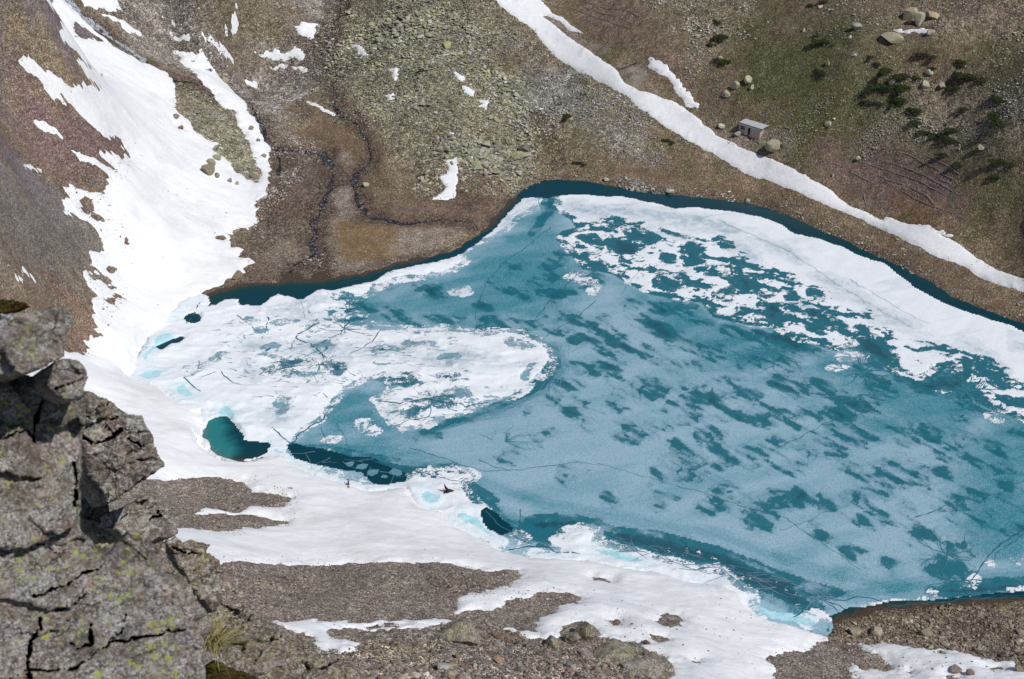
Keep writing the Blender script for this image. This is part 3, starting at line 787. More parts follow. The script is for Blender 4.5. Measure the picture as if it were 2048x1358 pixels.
# E1/E2 lie inside a scree hole: laid as sheets of their own
snow_sheet('snow_strip', [SNOW_ADD['E1']], [ell(765,1252,34,4,-4), ell(800,1262,30,5)], .5, .3, 1.2, .5, 'long snow strip on the near scree above the bottom rocks', 2)
snow_sheet('snow_strip', [SNOW_ADD['E2']], [], .35, .3, 1.3, .5, 'short thin snow strip between two rock knobs at the bottom', 3)
snow_sheet('snow_ribbon', [SNOW_RIGHT], [], .16, .42, .3, .5, 'long white snow ribbon slanting across the far bank below the stone hut', 4, cat='snow')
snow_sheet('snow_strip', [SNOW_FRONT], [ell(1888,1303,5,3), ell(1820,1342,9,4), ell(1990,1340,8,4), ell(1900,1352,14,4)], .6, .32, 1.1, .4, 'snow strip among stones at the bottom right corner', 5)
for i, (p, lab) in enumerate(PATCHES):
    snow_sheet('snow_patch', [p], [], .2, .3, .8, .5, lab, 10 + i, 1.0, group='small snow patches on the far slopes')

def snow_at(x, y):
    r = np.full(np.shape(x), -6.0)
    for xs, ys, s_ in SNOWS:
        ins = (x > xs[0]) & (x < xs[-1]) & (y > ys[0]) & (y < ys[-1])
        if ins.any():
            v = bil(xs, ys, s_, x[ins], y[ins])
            r[ins] = np.maximum(r[ins], v)
    return r

def snow_top(x, y):
    r = np.full(np.shape(x), -99.0)
    for xs, ys, s_, z in SNOWZ:
        ins = (x > xs[0]) & (x < xs[-1]) & (y > ys[0]) & (y < ys[-1])
        if ins.any():
            s__ = bil(xs, ys, s_, x[ins], y[ins]); zz = bil(xs, ys, z, x[ins], y[ins])
            r[ins] = np.maximum(r[ins], np.where(s__ > -.3, zz, -99))
    return r

# ================================================================ water
wx = np.arange(-96, 215, 1.0); wy = np.arange(138, 335, 1.0)
x, y = np.meshgrid(wx, wy)
s_ = sdf(x, y, LAKE_W, 12)
TURQ = [[(412,850),(426,838),(434,850),(438,876),(456,904),(430,896),(414,872)], [(1500,1180),(1550,1215),(1610,1238),(1640,1262),(1560,1245),(1505,1215)]]
tq = np.zeros(x.shape)
for p in TURQ: tq = np.maximum(tq, .42 * sstep(-3.0, 1.8, sdf(x, y, ground(p, True), 6)))
# shallow brown margin only off the delta and the stony shore
shal = np.maximum(sdf(x, y, ground([(380,560),(1040,370),(1060,430),(760,570),(700,600),(400,640)], True), 6), sdf(x, y, ground([(1640,1200),(2600,1150),(2600,1300),(1640,1300)], True), 6))
dep = np.clip(np.where(shal > 0, s_ * 1.0, s_ * 3.0 + 2.0), -1, 8)
keep = s_ > -4
Q, used = grid_quads(len(wx), len(wy), keep)
tag(mesh_np('lake_water', np.stack([x.ravel(), y.ravel(), 0 * x.ravel() + .023], 1)[used], Q, M_water, {'depth': dep.ravel()[used], 'turq': tq.ravel()[used]}), kind='structure')
for Q_, (pts, wd, foam_glint, lab, nm) in zip(STW, ST):
    d = np.gradient(Q_, axis=0); d /= np.linalg.norm(d, axis=1)[:, None] + 1e-9
    nrm = np.stack([-d[:, 1], d[:, 0]], 1)
    ww = wd * np.clip(.75 + .9 * fbm(np.arange(len(Q_)) / 3.1, np.zeros(len(Q_)) + wd * 7, 3, 3), .2, 1.8)[:, None]
    rows = [Q_ + nrm * ww * k for k in (-1, -.4, .2, 1)]
    V = np.stack(rows, 1).reshape(-1, 2)
    z = land(V[:, 0], V[:, 1])
    zc = z.reshape(-1, 4); zc = zc.mean(1)[:, None] * .5 + zc * .5 + .03
    Q, _ = grid_quads(4, len(Q_))
    o = mesh_np(nm, np.column_stack([V, zc.ravel()]), Q, M_stream, {'foam_glint': np.full(len(V), foam_glint)})
    tag(o, kind='structure')

# ================================================================ the ice
ICE = [(398,590),(412,612),(427,611),(448,595),(482,594),(489,606),(513,607),(535,595),(557,582),(580,592),(602,597),(632,578),(665,577),(700,570),(742,560),(783,539),(830,530),(871,522),
 (919,505),(967,471),(981,458),(1005,431),(1022,414),(1039,395),(1060,392),(1076,391),(1092,393),(1107,390),(1140,387),(1176,386),(1240,390),(1312,403),(1348,414),(1380,411),(1430,416),(1485,422),
 (1553,440),(1594,464),(1622,472),(1649,478),(1690,491),(1731,512),(1775,525),(1803,549),(1837,573),(1878,597),(1929,618),(1963,628),(2048,657),(2200,720),(2600,900),(2500,1100),(2300,1160),
 (2048,1186),(1980,1198),(1900,1206),(1800,1212),(1720,1222),(1690,1232),(1660,1245),(1650,1256),(1638,1268),(1600,1262),(1560,1256),(1515,1245),(1490,1220),(1470,1195),(1430,1185),(1380,1180),(1300,1160),(1230,1145),(1165,1130),
 (1073,1125),(1005,1112),(950,1088),(905,1062),(865,1035),(825,1015),(810,985),(735,990),(680,970),(600,948),(560,930),(530,920),(495,930),(440,915),(420,895),(404,860),(408,820),
 (330,795),(255,755),(280,680),(335,625),(372,600)]
ICE_HOLES = [[(424,845),(440,838),(452,840),(462,850),(470,862),(478,872),(480,884),(500,888),(532,888),(527,902),(515,908),(490,913),(455,905),(430,888),(421,868)],
 [(585,893),(600,897),(640,905),(700,920),(742,922),(760,935),(800,950),(800,957),(772,963),(752,962),(738,950),(728,938),(690,935),(640,925),(600,912)],
 [(973,1022),(982,1028),(1000,1045),(1012,1060),(1000,1062),(985,1055),(975,1042)],
 ell(386,636,10,6,-5), [(318,694),(340,684),(360,677),(352,684),(335,690),(322,697)]]
WHITE = [
 [(255,760),(300,640),(380,560),(430,600),(482,585),(513,600),(557,575),(602,590),(632,570),(700,560),(742,552),(800,532),(872,515),(925,508),(928,528),(905,540),(860,552),(800,566),(750,580),(712,600),(700,625),
  (735,632),(725,650),(780,656),(850,655),(960,659),(1039,661),(1076,679),(1100,706),(1104,728),(1095,750),(1066,771),(1022,799),(970,806),(910,828),(851,850),(810,858),(790,850),(767,833),
  (756,812),(748,802),(772,790),(772,775),(800,770),(765,758),(731,754),(690,778),(672,800),(645,838),(600,862),(583,888),(585,900),(640,930),(600,960),(300,900)],
 [(590,925),(680,948),(735,965),(800,955),(832,945),(880,938),(918,945),(948,942),(953,955),(934,962),(932,975),(972,1008),(978,1022),(972,1040),(990,1058),(1030,1078),(1022,1100),(830,1050),(600,960)],
 [(1060,1100),(1104,1098),(1112,1078),(1135,1062),(1165,1054),(1188,1060),(1195,1075),(1190,1085),(1240,1098),(1310,1115),(1380,1130),(1430,1140),(1480,1172),(1500,1180),(1520,1250),(1060,1140)],
 [(1107,392),(1080,385),(1300,380),(1700,470),(2048,630),(2400,760),(2400,1000),(2100,870),(2048,838),(1997,819),(1963,802),(1945,770),(1915,745),(1929,717),(1881,734),(1864,748),(1837,754),(1782,737),
  (1770,710),(1751,690),(1707,690),(1669,698),(1632,683),(1587,676),(1543,652),(1492,645),(1433,631),(1410,602),(1348,594),(1300,585),(1260,565),(1230,545),(1190,535),(1165,525),(1140,500),(1118,478),(1130,465),(1160,458),(1150,440),(1125,425)],
 [(1039,395),(1076,391),(1070,410),(1045,432),(1010,462),(970,480),(935,500),(915,510),(965,465),(1000,425)],
 ell(1870,1185,1,1), [(2000,1188),(2048,1180),(2200,1175),(2200,1192),(2048,1192)], [(1690,1222),(1760,1211),(1850,1206),(1960,1196),(2200,1186),(2200,1196),(1980,1204),(1850,1213),(1740,1222),(1700,1230)],
 [(1600,1240),(1640,1228),(1662,1240),(1640,1258),(1610,1258)],
 ell(920,583,14,6), ell(1672,735,14,4,-10), ell(1688,718,5,3), ell(1700,708,22,4,8), ell(1876,776,16,5,30), ell(1985,835,12,5,15), ell(662,884,14,4,-10), ell(728,850,14,10), ell(752,865,8,4), ell(1190,580,6,8), ell(1155,545,24,5,20),
 ell(1990,1127,9,4), ell(2038,1125,7,5), ell(1938,1168,4,4), ell(1948,1158,5,4), ell(1040,1075,18,6,10), ell(945,950,14,8), ell(880,936,18,5,-5), ell(1160,560,26,4,15), ell(730,935,12,3,20), ell(700,928,9,3,15), ell(655,912,6,2),
]
WHOLES = [ # darker openings inside the white ice
 [(1213,492),(1225,478),(1262,478),(1281,490),(1275,508),(1245,512),(1220,505)], ell(1190,530,24,9,20), ell(1285,470,28,12,25), ell(1335,565,18,17,20), [(1365,500),(1385,492),(1406,505),(1405,530),(1395,545),(1380,540),(1368,520)],
 [(1413,530),(1430,525),(1447,540),(1444,558),(1430,556)], ell(1364,566,10,15), [(1447,528),(1465,520),(1480,548),(1510,558),(1540,580),(1535,592),(1510,580),(1500,592),(1485,588),(1465,565)],
 [(1420,598),(1440,580),(1470,575),(1470,590),(1450,590),(1450,604)], [(1515,620),(1530,605),(1560,605),(1582,628),(1570,640),(1555,635),(1558,652),(1545,650),(1535,635),(1518,636)],
 [(1590,612),(1620,608),(1650,620),(1670,640),(1690,652),(1680,658),(1650,650),(1620,640),(1600,625)], [(1693,660),(1715,672),(1730,655),(1745,672),(1770,690),(1786,712),(1784,738),(1740,725),(1715,700)],
 ell(1180,480,22,10,20), ell(1240,447,40,7,8), ell(1450,487,18,7,30), ell(1330,520,16,9), ell(1300,540,12,7), ell(1395,580,14,8), ell(1260,520,14,6), ell(1480,620,14,5), ell(1570,590,16,6,20),
 [(1760,715),(1800,735),(1850,758),(1900,752),(1925,720),(1960,735),(1940,765),(1900,790),(1850,790)], ell(1980,760,22,7,25), ell(2020,800,20,7,15), ell(1630,660,14,5), ell(1540,545,12,5,30), ell(1580,560,14,5,20),
 ell(1640,590,14,5,30), ell(1725,660,10,12), ell(1210,455,30,5,10), ell(1360,610,30,5), ell(1355,470,22,5,15),
 # in the left mass
 [(742,750),(760,744),(790,750),(815,765),(835,780),(815,778),(790,768),(765,758)], [(868,752),(890,748),(915,756),(930,764),(905,765),(875,766)], [(806,832),(825,818),(815,805),(850,815),(880,806),(895,798),(890,812),(860,826),(830,834)],
 ell(583,728,24,9), ell(668,738,16,10), ell(560,748,24,4,10), ell(640,705,34,7,-25), ell(720,640,34,9), ell(660,640,26,6,-15), ell(700,600,22,6), ell(640,655,20,5,-20), ell(770,698,24,8), ell(540,700,18,10,-30), ell(830,690,30,4),
 ell(960,665,24,3), ell(880,662,40,3), ell(900,720,16,5), ell(915,790,22,5,15), ell(940,815,20,4,-10), ell(840,785,18,5,30), ell(790,822,18,5,20), ell(395,740,26,5,-25), ell(372,743,8,6), ell(430,720,22,3,-25),
 ell(565,650,24,4,-5), ell(505,655,16,2,35), ell(560,810,14,10,-60), ell(620,760,28,5,10), ell(760,545,26,4,-12), ell(820,560,30,4,-8), ell(770,575,26,4,-8), ell(690,590,12,4), ell(1060,745,14,3,-60), ell(1040,690,20,4,30),
 ell(865,955,10,3), ell(1140,545,10,5), ell(1180,508,10,4),
]
DARK = [ell(970,611,25,12,15), ell(1018,578,15,12,30), ell(1052,592,10,6), ell(862,583,24,13), ell(736,618,36,7), ell(873,641,48,6), ell(795,633,14,9), ell(991,645,18,5), ell(1032,646,11,5), ell(1065,650,16,6),
 ell(1117,590,26,13), ell(1148,636,14,12), ell(1110,657,8,4), ell(1194,660,22,18,30), ell(1310,655,58,14,24), ell(1232,690,32,13,15), ell(1157,681,13,6), ell(1296,707,24,9,40), ell(1213,737,34,11,-8),
 ell(1347,745,12,28,-20), ell(1157,738,9,7), ell(1289,788,13,30,-25), ell(1312,773,13,11), ell(1227,754,8,8), ell(1136,771,22,10), ell(1259,866,20,24,-30), ell(1297,860,13,12), ell(1190,840,9,14), ell(1370,895,12,12),
 ell(1358,669,12,12), ell(1394,693,16,13), ell(1427,693,14,9,40), ell(1575,685,58,20,18), ell(1497,729,15,9), ell(1404,722,22,7), ell(1575,770,34,14,25), ell(1640,773,26,11,18), ell(1360,765,12,9), ell(1431,794,18,28,-15),
 ell(1387,793,13,9), ell(1464,773,12,12), ell(1529,832,30,14,5), ell(1576,840,12,20,-25), ell(1710,811,42,12,15), ell(1428,877,16,22,-30), ell(1744,870,14,8), ell(1802,876,12,12), ell(1848,857,28,17,30), ell(1920,828,18,10),
 ell(1976,828,24,11,20), ell(2020,855,22,12), ell(1927,879,13,8), ell(1686,868,34,13,28), ell(1570,880,18,8), ell(1658,892,26,8,10), ell(1365,939,13,24,-25), ell(1392,913,12,18,-25), ell(1445,913,13,18,-38), ell(1502,915,28,13,35),
 ell(1616,910,14,12), ell(1673,905,14,9), ell(1734,959,14,13), ell(1789,958,40,14,20), ell(1837,948,20,16,20), ell(1763,982,26,12,25), ell(1704,945,8,7), ell(1790,930,12,8), ell(1462,989,24,11,15), ell(1545,1000,28,15),
 ell(1597,994,22,20), ell(1648,996,20,14), ell(1560,1012,70,9), ell(1717,1001,18,15,40), ell(1662,1018,12,7), ell(1814,1026,16,12,30), ell(1925,1010,20,10,30), ell(1965,1002,28,11,40), ell(2016,984,16,12), ell(1895,1022,14,7),
 ell(1927,1090,24,17), ell(1900,1112,14,9), ell(1889,1138,32,8), ell(1787,1128,14,6), ell(1322,945,12,22,-10), ell(1025,912,14,9,-50), ell(1141,946,16,12), ell(1080,640,10,5), ell(1250,610,14,9), ell(1330,620,24,9,20),
 ell(1180,560,22,8,-30), ell(1090,560,26,7,-20), ell(1000,560,20,6,-20), ell(1400,640,30,9,20), ell(1480,665,26,9,20), ell(1520,1040,26,7,10), ell(1420,1010,18,6), ell(1750,1040,16,8), ell(1840,1075,14,8), ell(1120,795,10,9),
 ell(1150,825,12,7), ell(1230,810,12,9), ell(1380,840,10,12,-20), ell(1470,830,10,8), ell(1340,810,9,10), ell(1500,790,10,8), ell(1620,835,10,8), ell(1140,735,9,5), ell(1990,900,18,10), ell(2010,940,16,9), ell(1890,940,12,7),
 ell(1060,820,8,4), ell(925,840,12,5), ell(850,870,22,6,-10), ell(1080,868,10,5), ell(1700,1115,12,6), ell(1640,1070,18,6,20), ell(1330,1000,9,8), ell(2030,1060,14,9), ell(1680,830,16,10,30), ell(1770,770,30,14,-10),
 ell(1930,790,26,16), ell(1727,742,22,12), ell(1110,520,30,8,-30), ell(1030,530,14,6), ell(1225,1000,8,5), ell(1960,1060,14,6), ell(1560,720,26,10,10)]
STRIPS = [ # dark leads and slush along the near shore
 [(1080,1092),(1110,1070),(1150,1048),(1190,1048),(1230,1062),(1300,1068),(1350,1078),(1440,1102),(1560,1150),(1640,1176),(1680,1185),(1660,1192),(1600,1180),(1640,1215),(1590,1222),(1570,1214),(1520,1190),(1480,1172),(1430,1137),(1380,1128),(1300,1108),(1240,1094),(1200,1080),(1190,1062),(1165,1052),(1130,1064),(1105,1090)],
 [(1865,1182),(1900,1170),(1950,1164),(2048,1162),(2300,1150),(2300,1180),(2048,1186),(1960,1190),(1900,1192)],
 [(930,985),(975,1000),(1010,1040),(1060,1060),(1100,1070),(1060,1078),(1010,1068),(975,1022)],
 [(585,893),(700,905),(800,925),(900,935),(935,958),(990,1000),(960,1000),(935,980),(900,955),(800,955),(700,930)],
 [(1060,1040),(1150,1036),(1200,1048),(1120,1060),(1060,1060)],
 [(960,655),(1050,668),(1108,700),(1112,735),(1080,775),(1000,812),(850,862),(1010,806),(1095,755),(1100,710),(1040,668)],
 [(1085,390),(1120,395),(1105,420),(1060,470),(1090,430)]]
SLUSH = [[(1260,1085),(1350,1078),(1440,1105),(1560,1155),(1660,1195),(1600,1225),(1500,1180),(1400,1130),(1280,1105)]]
CYAN = [[(366,611),(385,602),(400,597),(402,606),(385,612),(370,616)], ell(361,633,12,6), [(308,672),(325,668),(340,665),(358,676),(335,692),(312,704),(300,730),(286,722),(280,712),(297,693),(300,682)],
 [(267,751),(285,742),(301,737),(320,739),(332,744),(325,758),(297,763),(280,760)], [(342,778),(358,771),(373,768),(385,780),(400,799),(366,802),(352,792)], [(560,920),(600,925),(650,938),(700,950),(740,965),(800,960),(795,974),(740,976),(680,956),(600,938),(565,930)],
 [(832,994),(851,977),(875,985),(899,995),(882,1010),(865,1016),(844,1007)], [(899,1033),(919,1024),(945,1026),(965,1034),(974,1052),(1008,1080),(1025,1094),(1056,1103),(1104,1103),(1158,1110),(1169,1116),(1073,1113),(1015,1100),(981,1083),(950,1062),(919,1048)],
 [(1175,1089),(1213,1096),(1261,1106),(1312,1124),(1290,1136),(1240,1130),(1186,1112)], [(1498,1180),(1515,1198),(1539,1216),(1587,1219),(1642,1243),(1650,1258),(1615,1262),(1580,1250),(1540,1246),(1512,1230),(1500,1210)],
 [(425,835),(432,815),(455,808),(470,820),(488,850),(482,868),(466,848),(445,838)], ell(1401,1160,17,6,20), ell(557,880,22,6,10), [(530,890),(560,892),(600,920),(570,915),(540,905)]]
GREY = [ell(1490,505,34,20,45), ell(1663,560,46,11,18), ell(1790,645,46,14,18), ell(1965,712,50,16,38), ell(1700,590,60,10,25), ell(1880,690,40,12,20), ell(1420,450,80,14,10), ell(1300,430,90,16,8), ell(2040,690,40,14,20),
 ell(1560,500,60,12,25), ell(1180,425,60,16,10), ell(1620,620,50,12,25), ell(600,620,60,12,-15), ell(520,690,40,14), ell(650,700,80,20), ell(760,700,50,14), ell(900,720,90,16), ell(840,600,90,16,-10), ell(760,620,60,12), ell(700,560,30,8), ell(500,745,30,14),
 ell(1020,440,50,14,-40), ell(1740,610,60,10,25), ell(560,830,30,20), ell(1340,470,60,10,10)]
TEAL = [[(900,540),(980,480),(1100,400),(1140,480),(1190,560),(1100,640),(940,650),(760,640),(760,600)], [(1560,660),(1850,770),(2000,800),(1900,900),(1650,780)], ell(2060,960,160,160), [(1250,570),(1500,660),(1650,720),(1500,760),(1300,650)],
 [(640,800),(720,760),(760,800),(800,870),(620,880)], ell(740,890,110,20), ell(1750,840,120,30,15), ell(700,600,90,40), ell(1040,1045,120,22,10), ell(1700,1160,130,16,10)]
step = 0.38
xs = np.arange(-100, 168, step); ys = np.arange(140, 332, step)
x, y = np.meshgrid(xs, ys)
def G(p): return ground(p, True)
def field(polys, wx, wy, pad=6):
    r = np.full(x.shape, -float(pad))
    for p in polys: r = np.maximum(r, sdf(wx, wy, G(p), pad))
    return r
w1 = fbm(x / 5, y / 5, 101, 4, .6); w2 = fbm(x / 5, y / 5, 131, 4, .6)
fx_ = x + w1 * 0.9; fy_ = y + w2 * 0.9
ice = sdf(x + fbm(x / 3, y / 3, 55, 3) * .35, y + fbm(x / 3, y / 3, 56, 3) * .45, G(ICE), 6)
for p in POOLS_: ice = np.maximum(ice, sdf(x, y, G(p), 6) + 1.1)
ice = np.maximum(ice, sdf(x, y, G([(380,800),(430,812),(426,838),(418,846),(395,840)]), 6) + .3)
for p in ICE_HOLES: ice = np.minimum(ice, -sdf(x + w1 * .3, y + w2 * .3, G(p), 6))
white = np.minimum(field(WHITE, fx_, fy_), -field(WHOLES, x + w1 * 1.5, y + w2 * 1.5) * 1.15)
far = sstep(-3, 2, field([WHITE[3]], x, y))
ragged = fbm(x / 3.2, y / 2.2, 150, 4, .62)
white = np.where(white > -5, white + ragged * (.55 + .5 * far) - .15 * far, white)
fb = field([WHITE[3]], x, y)
gA = x * .9 - y * .44; gB = x * .44 + y * .9
fl = fbm(gA / 5.5, gB / 2.6, 430, 5, .62); fl2 = fbm(gA / 1.6, gB / 1.0, 440, 3, .6)
fl3 = fbm(x / .8, y / .6, 450, 2, .6)
rim_ = sdf(x, y, G(ICE), 6)
inner_ = sstep(9, 19, rim_ + fbm(x / 12, y / 12, 460, 3) * 4) * sstep(-2, 1, fb)
white = white * (1 - inner_) + np.minimum(white, np.minimum(white, 1.2) * .8 + fl * 3.0 + fl2 * 1.7 + fl3 * .8 + .25) * inner_
tg = sstep(-2, 1.5, sdf(x, y, G([(500,640),(700,600),(1060,660),(1110,735),(1000,805),(800,862),(740,800),(640,760),(540,760),(470,700)]), 6))
tl = fbm(x / 5 + y / 9, y / 1.1, 470, 5, .65)
white = white * (1 - tg) + np.minimum(white, np.minimum(white, 1.0) + tl * 2.8 + fl2 * .9 + .95) * tg
slush = sstep(-1, 1, field(SLUSH, x, y))
white = np.maximum(white, -1.35 + slush * (fbm(x / 1.2, y / .8, 170, 3) * 1.5 + .1))
ga = x * .67 - y * .74; gb = x * .74 + y * .67
stk = fbm(ga / 6.5, gb / 1.9, 400, 4, .6); stk2 = fbm(ga / 3, gb / .9, 420, 3, .6)
dark = field(DARK, x + w1 * 1.6, y + w2 * 1.6)
dark = np.where(dark > -3, dark + stk * 1.5 + stk2 * .7 + .05, dark)
st_ = field(STRIPS, x + w1 * .5, y + w2 * .5)
dark = np.maximum(dark, np.where(st_ > -5, st_ * 1.5 + .5 + w1 * .8 + ragged * .5, -6))
dark = np.maximum(dark, np.where((fb > -.6) & (ice > 5), 1.2, -6))
dark = np.maximum(dark, field(WHOLES[:38], x + w1 * 1.5, y + w2 * 1.5) + .4)
dark = np.maximum(dark, field(WHOLES[38:], x + w1 * 1.5, y + w2 * 1.5) - .2)
dark = np.where(white > .5, -2, dark)
# faint scattered thaw patches on the right half
sp = fbm(ga / 5, gb / 1.7, 180, 4, .6)
zone = sstep(-4, 10, sdf(x, y, G([(1100,640),(1400,640),(2300,800),(2300,1130),(1800,1120),(1500,1040),(1300,980),(1120,800)]), 14))
dark = np.maximum(dark, (sp - .66) * 3.4 - (1 - zone) * 4)
cyan = field(CYAN, x + w1 * .35, y + w2 * .35)
tone = np.zeros(x.shape)
for p in TEAL: tone = np.maximum(tone, sstep(-4, 5, sdf(x, y, G(p), 12) + w1 * 3))
flow = fbm((x * .94 + y * .34) / 16, (y * .94 - x * .34) / 3.0, 190, 4, .55)
tone = np.clip(tone * .8 + .10 + .30 * flow, 0, 1)
# bright ridges of grey ice bordered by darker bands near the front shore
for pts, wd, am in (([(990,1000),(1100,1030),(1250,1050),(1400,1075),(1520,1115),(1680,1170),(1760,1185)], 2.4, -.5), ([(960,960),(1080,1010),(1260,1040),(1440,1070),(1560,1120),(1680,1160)], 2.0, .45),
                    ([(1700,1190),(1850,1170),(2048,1150)], 1.8, .6), ([(850,865),(1000,820),(1090,780),(1120,740),(1105,690)], 1.4, .5), ([(600,900),(760,905),(900,930)], 2.5, .4)):
    tone = np.clip(tone + am * sstep(wd, .2, line_dist(x, y, G(pts), 6) + w1 * .5), 0, 1)
grey = field(GREY, x + w1 * 2, y + w2 * 2)
grey = np.clip(sstep(-1.5, 2, grey) * .8 + .3 * sstep(.2, .9, flow), 0, 1)
# the raised, snow covered parts of the ice
lump = fbm(x / 4, y / 4, 200, 4)
leftm = sstep(-1, 4, field(WHITE[:3], x, y))
h = 0.06 + sstep(-.3, .6, white) * (.10 + .10 * lump) + leftm * (.22 + .42 * fbm(x / 9 + w1 * .3, y / 4.5, 210, 4) + .30 * (1 - np.abs(fbm(x / 9 + y / 14, y / 3, 222, 3) * 2)).clip(0, 1) ** 3)
h = np.where(cyan > -.5, h - .12 * sstep(-.5, .5, cyan), h)
h = np.maximum(h, .05)
inner = sstep(-.2, 1.0, ice)
z = np.where(ice > 0, h * (0.35 + .65 * inner), ice * .5)
z = np.where(ice < .25, np.minimum(z, ice * .8 + .02), z)
ls_ = sdf(x, y, LAKE_W, 6)
keep = ice > -0.8
ICEF = (xs, ys, z)
def iceh(px_, py_): return bil(xs, ys, z, px_, py_)
Q, used = grid_quads(len(xs), len(ys), keep)
V = np.stack([x.ravel(), y.ravel(), z.ravel()], 1)[used]
at = {k: v.ravel()[used] for k, v in (('white', white), ('dark', dark), ('cyan', cyan), ('tone', tone), ('grey', grey))}
ice_o = tag(mesh_np('lake_ice', V, Q, M_ice, at), kind='structure')

# cracks and melt stars: ribbons lying on the ice, one mesh, a part of the ice
CR_V, CR_Q = [], []
BATCH = []
def flush(mat):
    global CR_V, CR_Q
    c = mesh_np('ice_crack', np.vstack(CR_V), np.vstack(CR_Q), mat, parent=ice_o); c['kind'] = 'stuff'
    CR_V, CR_Q = [], []
def ribbon(P, w0, w1_, jit=.25, seed=0):
    P = np.asarray(P, float)
    out = [P[0]]
    for a, b in zip(P[:-1], P[1:]):
        n = max(1, int(np.hypot(*(b - a)) / .6))
        for t in np.linspace(0, 1, n + 1)[1:]: out.append(a + (b - a) * t)
    P = np.array(out); k = np.arange(len(P))
    if len(P) < 2: return
    P = P + np.stack([fbm(k / 2.5, k * 0 + seed, 301, 3), fbm(k / 2.5, k * 0 + seed, 311, 3)], 1) * jit
    d = np.gradient(P, axis=0); d /= np.linalg.norm(d, axis=1)[:, None] + 1e-9
    nn = np.stack([-d[:, 1], d[:, 0]], 1)
    w_ = (np.linspace(w0, w1_, len(P)) * (1 + .5 * fbm(k / 1.5, k * 0 + seed, 321, 2)))[:, None] * .5
    rows = np.stack([P - nn * w_, P + nn * w_], 1).reshape(-1, 2)
    zz = np.maximum(iceh(rows[:, 0], rows[:, 1]), .03) + .012 + .0007 * (len(CR_V) % 60)
    b0 = sum(len(v) for v in CR_V)
    CR_V.append(np.column_stack([rows, zz]))
    q = np.arange(len(P) - 1) * 2
    CR_Q.append(np.stack([q, q + 1, q + 3, q + 2], 1) + b0)
CRACKS = [([(1104,454),(1052,495),(1011,522),(977,560),(960,597),(950,645)], .28), ([(1104,597),(1083,621),(1056,659)], .25), ([(1193,601),(1158,631),(1120,655),(1083,677)], .3), ([(1170,535),(1130,575),(1104,597)], .3),
 ([(1550,898),(1601,874),(1652,846),(1724,826),(1803,792)], .22), ([(817,898),(871,912),(919,930),(970,942),(1022,941),(1056,937),(1097,932),(1158,925),(1199,929)], .26), ([(960,920),(985,932),(1022,942)], .25),
 ([(680,905),(731,918),(810,942),(850,948),(885,955),(916,965),(933,978)], .3), ([(1348,970),(1382,980),(1437,997),(1502,1018),(1570,1035),(1621,1072),(1673,1106),(1724,1141)], .2), ([(1199,929),(1270,948),(1348,970)], .15),
 ([(1594,1175),(1645,1202),(1690,1233)], .3), ([(1587,1236),(1618,1209),(1676,1182)], .25), ([(1669,1202),(1724,1194),(1792,1212),(1860,1207),(1929,1199),(2048,1195)], .28), ([(1843,1175),(1894,1163),(1950,1161),(2048,1168)], .25),
 ([(1022,1098),(1060,1094),(1090,1095),(1110,1104),(1158,1110)], .4), ([(974,1021),(994,1045),(1015,1062),(1040,1080),(1065,1090)], .35), ([(1104,730),(1090,775),(1050,800),(1008,822)], .18), ([(1110,745),(1096,785)], .18),
 ([(537,638),(532,660),(526,679)], .35), ([(475,635),(500,655),(526,672)], .25), ([(583,888),(600,866),(640,842),(668,812)], .4), ([(370,762),(385,775),(400,788)], .35), ([(388,632),(405,605)], .4), ([(380,638),(372,650)], .35),
 ([(2048,1058),(2010,1085),(1980,1110),(1955,1145),(1930,1180)], .3), ([(2048,1068),(2015,1090),(1985,1118)], .2), ([(1039,1021),(1042,1050),(1034,1065),(1015,1062)], .22), ([(1050,1040),(1070,1050),(1074,1048)], .2),
 ([(680,568),(742,552),(800,525)], .18), ([(1076,392),(1080,410),(1086,425)], .22), ([(1432,440),(1500,470),(1580,505),(1660,560),(1740,610),(1830,660)], .12), ([(1700,560),(1800,620),(1860,650)], .1),
 ([(790,955),(830,948),(867,943),(885,953)], .25), ([(670,850),(690,880),(700,905)], .12), ([(830,885),(835,870),(880,858)], .12), ([(960,868),(985,880),(990,862)], .14), ([(600,600),(612,640)], .1),
 ([(900,445),(960,480),(1020,440)], .01), ([(1280,1080),(1340,1105),(1420,1118),(1500,1150),(1600,1190)], .35), ([(1360,1080),(1380,1100),(1420,1115)], .3), ([(1340,1070),(1345,1095)], .25), ([(1450,1108),(1470,1135),(1500,1150)], .3),
 ([(1215,1085),(1240,1068),(1280,1080)], .25), ([(1900,1200),(1925,1185),(1960,1196),(2048,1190)], .22), ([(1640,1200),(1670,1208),(1690,1222)], .3), ([(1290,530),(1240,590)], .12), ([(1170,690),(1110,720)], .1),
 ([(1560,1060),(1600,1050),(1640,1030),(1700,1010)], .14), ([(1830,1035),(1870,1020),(1920,1000)], .25), ([(1960,1000),(2000,985),(2048,960)], .2), ([(640,855),(655,880),(650,905)], .14), ([(545,860),(560,870),(583,890)], .3),
 ([(760,805),(800,812),(850,800),(930,815),(975,806)], .4), ([(790,850),(820,842),(870,835)], .3), ([(590,680),(620,690),(650,720)], .4), ([(430,745),(400,760)], .2), ([(440,745),(470,770),(500,775)], .3), ([(600,735),(560,740),(520,750)], .4),
 ([(700,640),(680,670),(640,690)], .4), ([(640,650),(600,670),(580,700)], .5), ([(760,660),(740,690),(700,710)], .3)]
for i, (p, w_) in enumerate(CRACKS):
    if w_ > .05: ribbon(G(p), w_ * .75, w_ * .4, .35, i * 3.3)
flush(M_crack)
r2 = np.random.default_rng(5)
